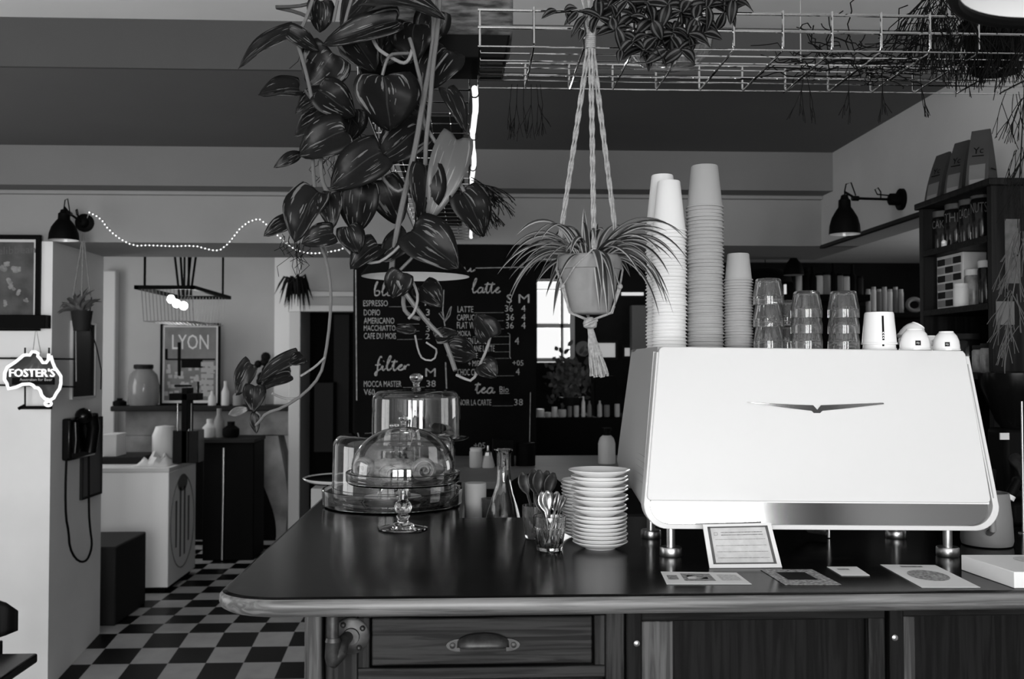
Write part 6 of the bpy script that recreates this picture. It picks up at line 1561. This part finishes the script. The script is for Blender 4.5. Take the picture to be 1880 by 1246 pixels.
# grey jug with utensils
jp = gz(1812, 1000, CT); s1 = rpx(1, jp.y)
t = thing('jug', 'matt grey jug with a handle opening right of the espresso machine', 'jug', (jp.x, jp.y, CT))
h = at(1812, 903, jp.y).z-CT
MB().lathe(jp.x, jp.y, CT+.0004, [(36*s1, 0), (44*s1, 2*s1), (46*s1, 10*s1), (44*s1, h*.5), (39*s1, h-.001), (37*s1, h), (36*s1, h-.003), (41*s1, h*.4), (1e-5, .01)], 36).build('jug_body', mat('jug_grey', .17, .5), t)
hd = MB(); x_ = jp.x-18*s1; hd.tube([(x_+.006*0, jp.y-40*s1, CT+h*.75), (x_-.006, jp.y-62*s1, CT+h*.70), (x_-.006, jp.y-64*s1, CT+h*.38), (x_, jp.y-43*s1, CT+h*.30)], .0075, 10); hd.build('handle', bpy.data.materials['jug_grey'], t)
for i, (dx, dy, lx, ly, m_, L, lab) in enumerate(((.0, .01, .25, .1, M_black, .16, 'black handled tool leaning out of the grey jug'), (.015, .0, .55, .0, M_black, .15, 'black tamper handle with pale end leaning right in the grey jug'), (-.01, .01, .05, .2, M_dark, .14, 'short dark brush standing in the grey jug'))):
    d = Vector((lx, ly, 1)).normalized(); p_ = Vector((jp.x+dx-.01, jp.y+dy, CT+.02)); 
    t2 = thing('utensil', lab, 'utensil', p_); MB().tube([p_, p_+d*L*.7], .004, 8).build('shaft', M_dull, t2)
    MB().tube([p_+d*L*.7, p_+d*L*.8, p_+d*L], [.009, .012, .009], 12).build('grip', m_, t2)
    if i == 1: MB().tube([p_+d*L*.66, p_+d*L*.73], .0125, 12).build('collar', M_light, t2)
# ================================================================ PAPERS on the bar
def flat(name, lab, cat, quad, m, th=.0008, prints=()):
    P = [gz(x, y, CT) for x, y in quad]; P = [Vector((p.x, p.y, CT+.0006)) for p in P]
    t = thing(name, lab, cat, tuple((P[0]+P[2])/2))
    MB().hexa(P, [p+Vector((0, 0, th)) for p in P]).build('card', m, t)
    for (u0, v0, u1, v1, mm) in prints:
        def bi(u, v): return P[0]*(1-u)*(1-v)+P[1]*u*(1-v)+P[2]*u*v+P[3]*(1-u)*v+Vector((0, 0, th+.0003))
        MB().add([bi(u0, v0), bi(u1, v0), bi(u1, v1), bi(u0, v1)], [(0, 1, 2, 3)]).build('printed_area', mm, t)
    return t, P
M_card = mat('card_stock', .72, .6); M_ink = mat('grey_ink', .22, .7, var=.5, scale=260); M_inkd = mat('dark_ink', .07, .6, v2=.4, scale=140); M_inkl = mat('light_ink', .5, .7, var=.2, scale=200)
flat('loyalty_card', 'pale flyer with small printed boxes, leftmost paper on the bar', 'flyer', [(1224, 1073), (1380, 1073), (1352, 1052), (1213, 1050)], M_card, prints=((.05, .35, .18, .7, M_ink), (.24, .25, .62, .85, M_ink), (.3, .4, .55, .7, M_card), (.7, .3, .95, .8, M_inkl)))
flat('flyer', 'dark patterned flyer lying on the bar below the standing card', 'flyer', [(1441, 1074), (1545, 1074), (1491, 1046), (1396, 1046)], M_inkd, prints=((.2, .3, .75, .8, M_black),))
t_, P_ = flat('business_card', 'small blank looking white card on the bar between the two flyers', 'card', [(1545, 1057), (1597, 1057), (1573, 1041), (1518, 1041)], M_card, prints=((.2, .6, .6, .75, M_ink),))
t_, P_ = flat('flyer', 'white flyer with an oval dark picture at the front edge of the bar', 'flyer', [(1692, 1079), (1800, 1079), (1717, 1038), (1616, 1037)], M_card)
cq = (P_[0]+P_[1]+P_[2]+P_[3])/4; ux = (P_[1]-P_[0])*.34; vx = (P_[3]-P_[0])*.24
MB().add([cq+ux*cos(a_)*1.0+vx*sin(a_)+Vector((0, 0, .0012)) for a_ in [2*pi*j/28 for j in range(28)]], [tuple(range(28))]).build('oval_picture', M_inkd, t_)
MB().add([cq+vx*1.65+ux*x_+vx*.12*y_+Vector((0, 0, .0012)) for x_, y_ in ((-.6, -1), (.6, -1), (.6, 1), (-.6, 1))], [(0, 1, 2, 3)]).build('title_line', M_ink, t_)
# box of leaflets at the right
A_, B_, C_, D_ = gz(1765, 1046, CT), gz(1862, 1080, CT), gz(1960, 1080, CT), gz(1900, 1046, CT); hb_ = at(1862, 1050, B_.y).z-CT
t = thing('leaflet_box', 'low white box printed with dark ovals at the right end of the bar', 'box', tuple((A_+C_)/2))
P = [Vector((p.x, p.y, CT+.0005)) for p in (A_, B_, C_, D_)]; U = [p+Vector((0, 0, hb_)) for p in P]
C2 = [P[0], P[1], P[2], P[3]]
MB().hexa([P[0], P[1], P[2], P[3]], U).build('box_body', M_card, t, bevel=.001)
def bu(u, v): return U[0]*(1-u)*(1-v)+U[1]*u*(1-v)+U[2]*u*v+U[3]*(1-u)*v+Vector((0, 0, .0006))
MB().add([bu(.68+.16*cos(a_), .75+.35*sin(a_)*.6) for a_ in [2*pi*j/24 for j in range(24)]], [tuple(range(24))]).build('oval_print', M_ink, t)
MB().add([bu(.3+.18*cos(a_), .75+.3*sin(a_)*.6) for a_ in [2*pi*j/24 for j in range(24)]], [tuple(range(24))]).build('oval_print', M_inkl, t)
# standing notice card
b0, b1 = gz(1303, 1043, CT), gz(1436, 1042, CT); Ynear = b0.y; lean = .045
t0_, t1_ = at(1290, 963, Ynear+lean), at(1415, 960, Ynear+lean)
t = thing('notice_card', 'framed lined notice card leaning against the front of the machine', 'sign', tuple((b0+b1)/2))
nrm = (b1-b0).cross(t0_-b0).normalized(); off = nrm*(-.003 if nrm.y > 0 else .003)
def nb(u, v, o=0): return b0*(1-u)*(1-v)+b1*u*(1-v)+t1_*u*v+t0_*(1-u)*v + off*o + Vector((0, 0, .0008))
MB().hexa([nb(0, 0, 0), nb(1, 0, 0), nb(1, 0, -1), nb(0, 0, -1)], [nb(0, 1, 0), nb(1, 1, 0), nb(1, 1, -1), nb(0, 1, -1)]).build('card', M_card, t)
b = MB()
for u0, v0, u1, v1 in ((.06, .08, .10, .94), (.90, .08, .94, .94), (.06, .08, .94, .115), (.06, .905, .94, .94)): b.add([nb(u0, v0, .15), nb(u1, v0, .15), nb(u1, v1, .15), nb(u0, v1, .15)], [(0, 1, 2, 3)])
b.build('border_print', mat('border_ink', .08, .6), t)
MB().add([nb(.10, .115, .1), nb(.90, .115, .1), nb(.90, .905, .1), nb(.10, .905, .1)], [(0, 1, 2, 3)]).build('inner_panel', mat('inner_card', .5, .7, var=.08, scale=60), t)
b = MB()
for v in (.22, .36, .50, .64): b.tube([nb(.14, v, .25), nb(.86, v, .25)], .0004, 4)
for v in (.80, .74): b.tube([nb(.24, v, .25), nb(.84, v, .25)], .0007, 4)
b.tube([nb(.14, .74, .25), nb(.19, .74, .25), nb(.19, .80, .25), nb(.14, .80, .25)], .0005, 4, closed=True)
b.build('printed_lines', M_ink, t)
MB().hexa([nb(.45, 0, -1), nb(.55, 0, -1), (b0.x*.45+b1.x*.55, Ynear+.07, CT+.0005), (b0.x*.55+b1.x*.45, Ynear+.07, CT+.0005)], [nb(.45, .5, -1), nb(.55, .5, -1), nb(.55, .49, -1.5), nb(.45, .49, -1.5)]).build('strut', M_card, t)

# ================================================================ ALCOVE: back bar with bottles and lamp
YA = 6.6
def bb(px0, px1, py0, py1, Y, d, m, name, lab, cat, **k): return bl(name, lab, cat, px0, px1, py0, py1, Y, d, m, **k)
zA1 = at(1000, 767, 6.4).z
t = thing('back_bar', 'black back bar cabinet in the alcove behind the service counter', 'counter', (1.2, 6.7, 0))
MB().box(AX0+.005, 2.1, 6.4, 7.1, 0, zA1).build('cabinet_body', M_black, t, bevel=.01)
random.seed(41)
x = at(990, 767, 6.5).x; i = 0
specs = [(992, 14, 15, M_white), (1006, 12, 9, M_light), (1018, 10, 19, M_white), (1032, 14, 14, M_light), (1046, 8, 20, M_mid), (1058, 9, 21, M_light), (1071, 7, 38, M_white), (1082, 8, 30, M_mid), (1101, 9, 30, M_light), (1114, 10, 22, M_mid), (1133, 9, 24, M_light)]
labs = ['pale bowl next to the menu board', 'low pale cup second from the menu board', 'white cup on the black back bar under the window', 'pale bowl under the window post', 'grey glass just right of the window', 'pale glass right of the window post', 'tall bright bottle in the middle of the back bar', 'slim grey bottle beside the tall bright bottle', 'pale bottle under the plant tassel', 'grey glass below the plant tassel', 'pale glass closest to the espresso machine']
s6 = rpx(1, 6.5)
for (px, r, h, m_), l in zip(specs, labs):
    X_ = at(px, 767, 6.5).x; r *= .55
    tag(MB().lathe(X_, 6.5, zA1+.0005, [(r*s6*.8, 0), (r*s6, 2*s6), (r*s6*(1 if h < 25 else .9), h*s6*.7), (r*s6*(1 if h < 25 else .4), h*s6*.85), (r*s6*(.95 if h < 25 else .4), h*s6), (1e-5, h*s6*.96)], 16).build('glass_tumbler' if h < 25 else 'bottle', m_), l+', in the alcove', 'glass' if h < 25 else 'bottle', 'glassware on the back bar')
# dark plants and machine silhouettes on the bar
t = thing('potted_plant', 'dark bushy potted plant in front of the alcove window', 'plant', (at(1050, 760, 6.8).x, 6.8, zA1))
MB().lathe(at(1050, 760, 6.8).x, 6.8, zA1, [(.06, 0), (.09, .12), (.08, .12), (1e-5, .11)], 18).build('pot', M_dark, t)
b = MB()
for i in range(260):
    q = at(1045+random.gauss(0, 20), 700+random.gauss(0, 22), 6.8+jit(.08))
    leaf(b, q, q+Vector((jit(.05), jit(.03), random.uniform(-.02, .06))), .03, (jit(1), -1, jit(.5)), 'oval', nu=4, nv=2)
b.build('foliage', mat('alcove_plant_leaf', .08, .5), t)['kind'] = 'stuff'
bb(1092, 1132, 690, 762, 6.55, .2, M_black, 'black_appliance', 'tall black appliance on the back bar below the hanging tassel', 'appliance', zb=zA1+.0005)
# clock, small frames and added glow for bright spots on the alcove wall
q = at(1070, 640, AY-.01); tag(MB().tube([(q.x, AY-.001, q.z), (q.x, AY-.03, q.z)], rpx(14, AY), 24).build('wall_clock', M_mid), 'round grey wall clock on the dark alcove wall', 'clock')
a, c = at(1086, 658, AY-.02), at(1132, 628, AY-.02)
def glow_patch(x0, x1, y0, y1, lab, em):
    a, c = at(x0, y1, AY-.02), at(x1, y0, AY-.02); t = thing('bright_patch', lab, 'bright patch', ((a.x+c.x)/2, AY-.02, a.z))
    frame(t, a.x, c.x, a.z, c.z, AY-.002, .02, M_dark, .03); MB().box(a.x+.02, c.x-.02, AY-.02, AY-.004, a.z+.02, c.z-.02).build('glowing_face', em, t)
M_patch = mat('bright_patch_face', .8, .5, emit=.5); M_patch2 = mat('bright_patch_strong', .8, .5, emit=1.2)
glow_patch(1086, 1134, 625, 660, 'added glowing rectangular patch left of the paper cups in the alcove', M_patch)
glow_patch(1142, 1184, 634, 658, 'added low glowing patch next to the paper cups in the alcove', M_patch)
glow_patch(1136, 1186, 532, 547, 'narrow added glowing patch high in the alcove left of the paper cups', M_patch2)
bb(1160, 1200, 560, 632, 7.6, .1, M_mid, 'grey_board', 'pale grey upright board in the alcove behind the paper cups', 'board', zb=.001)
# bottle shelves at the right of the alcove
zs1 = at(1500, 541, 6.0).z
t = thing('bottle_shelf', 'dark high shelf of bottles in the alcove behind the tumblers', 'shelf', (at(1500, 541, 6).x, 6.05, zs1-.04))
MB().box(at(1436, 541, 6).x, at(1592, 541, 6).x, 5.95, 6.2, zs1-.04, zs1).build('board', M_black, t)
MB().box(at(1436, 541, 6).x, at(1592, 541, 6).x, 6.17, 6.2, .0, zs1-.04).build('back_panel', M_void, t)
def bottle(px, Y, z, r, h, m, lab, group, neck=True, cap=M_black):
    X_ = at(px, 541, Y).x; t = thing('bottle', lab, 'bottle', (X_, Y, z), group)
    MB().lathe(X_, Y, z+.0005, [(r*.95, 0), (r, .004), (r, h*.6), (r*.4, h*.74), (r*.36, h*.9), (1e-5, h*.9)] if neck else [(r*.95, 0), (r, .004), (r, h*.86), (r*.8, h*.9), (1e-5, h*.9)], 16).build('bottle_body', m, t)
    MB().lathe(X_, Y, z+h*.9, [(r*(.42 if neck else .85), 0), (r*(.42 if neck else .85), h*.1), (1e-5, h*.1)], 12).build('cap', cap, t)
    return t
rowA = [(1452, .026, .20, M_black, True), (1467, .020, .14, M_light, False), (1480, .024, .17, M_black, False), (1492, .026, .18, M_black, True), (1504, .026, .135, M_light, False), (1517, .028, .14, M_mid, False), (1530, .026, .20, M_black, True), (1542, .026, .135, M_mid, False), (1553, .026, .13, M_light, False), (1565, .026, .19, M_black, True), (1579, .020, .12, M_dark, False)]
la = ['black bottle under the dark lamp', 'pale jar beside the first black bottle', 'dark stout bottle', 'black bottle before the first pale jar pair', 'pale jar', 'grey jar right of the pale jar', 'tallest black bottle in the middle', 'grey jar right of the tallest bottle', 'pale jar left of the last black bottle', 'last black bottle with pale label', 'small dark jar at the end']
for (px, r, h, m_, nk), l in zip(rowA, la): bottle(px, 6.05, zs1, r, h, m_, l+' on the high alcove shelf', 'bottles on the high alcove shelf', nk)
# lower glass shelf
zs2 = at(1620, 575, 6.3).z
t = thing('glass_shelf', 'back shelf crowded with glassware right of the bottle shelf in the alcove', 'shelf', (at(1625, 575, 6.3).x, 6.35, zs2-.03))
MB().box(at(1588, 575, 6.3).x, at(1700, 575, 6.3).x, 6.2, 6.5, zs2-.03, zs2).build('board', M_black, t)
MB().box(at(1588, 575, 6.3).x, at(1700, 575, 6.3).x, 6.47, 6.5, 0, zs2-.03).build('back_panel', M_void, t)
for k in range(7):
    bottle(1594+10*k, 6.3, zs2, .016, .17 if k % 2 else .155, [M_light, M_white, M_mid][k % 3], ['first slim pale', 'second slim bright', 'third slim grey', 'fourth slim pale', 'fifth slim bright', 'sixth slim grey', 'seventh slim pale', 'eighth slim bright', 'ninth slim grey'][k]+' bottle from the dark jars on the glassware shelf', 'slim bottles on the glassware shelf', False, M_light)
# hanging dark lamp in the alcove, clutter below
q = at(1457, 505, 5.7); RL2 = rpx(19, 5.7)
t = thing('pendant_lamp', 'small dark bell pendant lamp in the alcove above the tumblers', 'lamp', (q.x, 5.7, q.z))
MB().lathe(q.x, 5.7, q.z, [(RL2, 0), (RL2*.96, .03), (RL2*.7, .07), (RL2*.35, .095), (RL2*.33, .13), (.01, .14), (1e-5, .14)], 28, cap=False).build('shade', M_black, t)
MB().lathe(q.x, 5.7, q.z, [(RL2*.97, .0005), (RL2*.9, .028), (1e-5, .06)], 24).build('shade_lining', M_light, t)
MB().tube([(q.x, 5.7, q.z+.13), (q.x, 5.7, 2.36)], .003, 6).build('cord', M_black, t)
glow_patch(1434, 1462, 507, 545, 'added glowing patch below the small alcove pendant', M_patch2)
b = MB(); q = at(1405, 520, 5.9); b.lathe(q.x, 5.9, q.z, [(.16, 0), (.15, .04), (.10, .08), (1e-5, .10)], 24); 
t = thing('pendant_lamp', 'dark rounded lamp shade in the alcove behind the first tumbler column', 'lamp', (q.x, 5.9, q.z)); b.build('shade', M_black, t); MB().tube([(q.x, 5.9, q.z+.09), (q.x, 5.9, 2.36)], .003, 6).build('cord', M_black, t)
bb(1460, 1590, 560, 640, 5.9, .05, M_void, 'dark_cabinet', 'dark cabinet under the high bottle shelf in the alcove', 'cabinet')
q = at(1672, 548, 6.3); q.z = zs2+rpx(11, 6.3)+.014; tag(MB().tube([(q.x+rpx(13, 6.3)*cos(a_), 6.25, q.z+rpx(11, 6.3)*sin(a_)) for a_ in [2*pi*j/20 for j in range(20)]], .014, 8, closed=True).build('ring_ornament', M_mid), 'grey ring shaped ornament beside the shelf unit in the alcove', 'ornament')
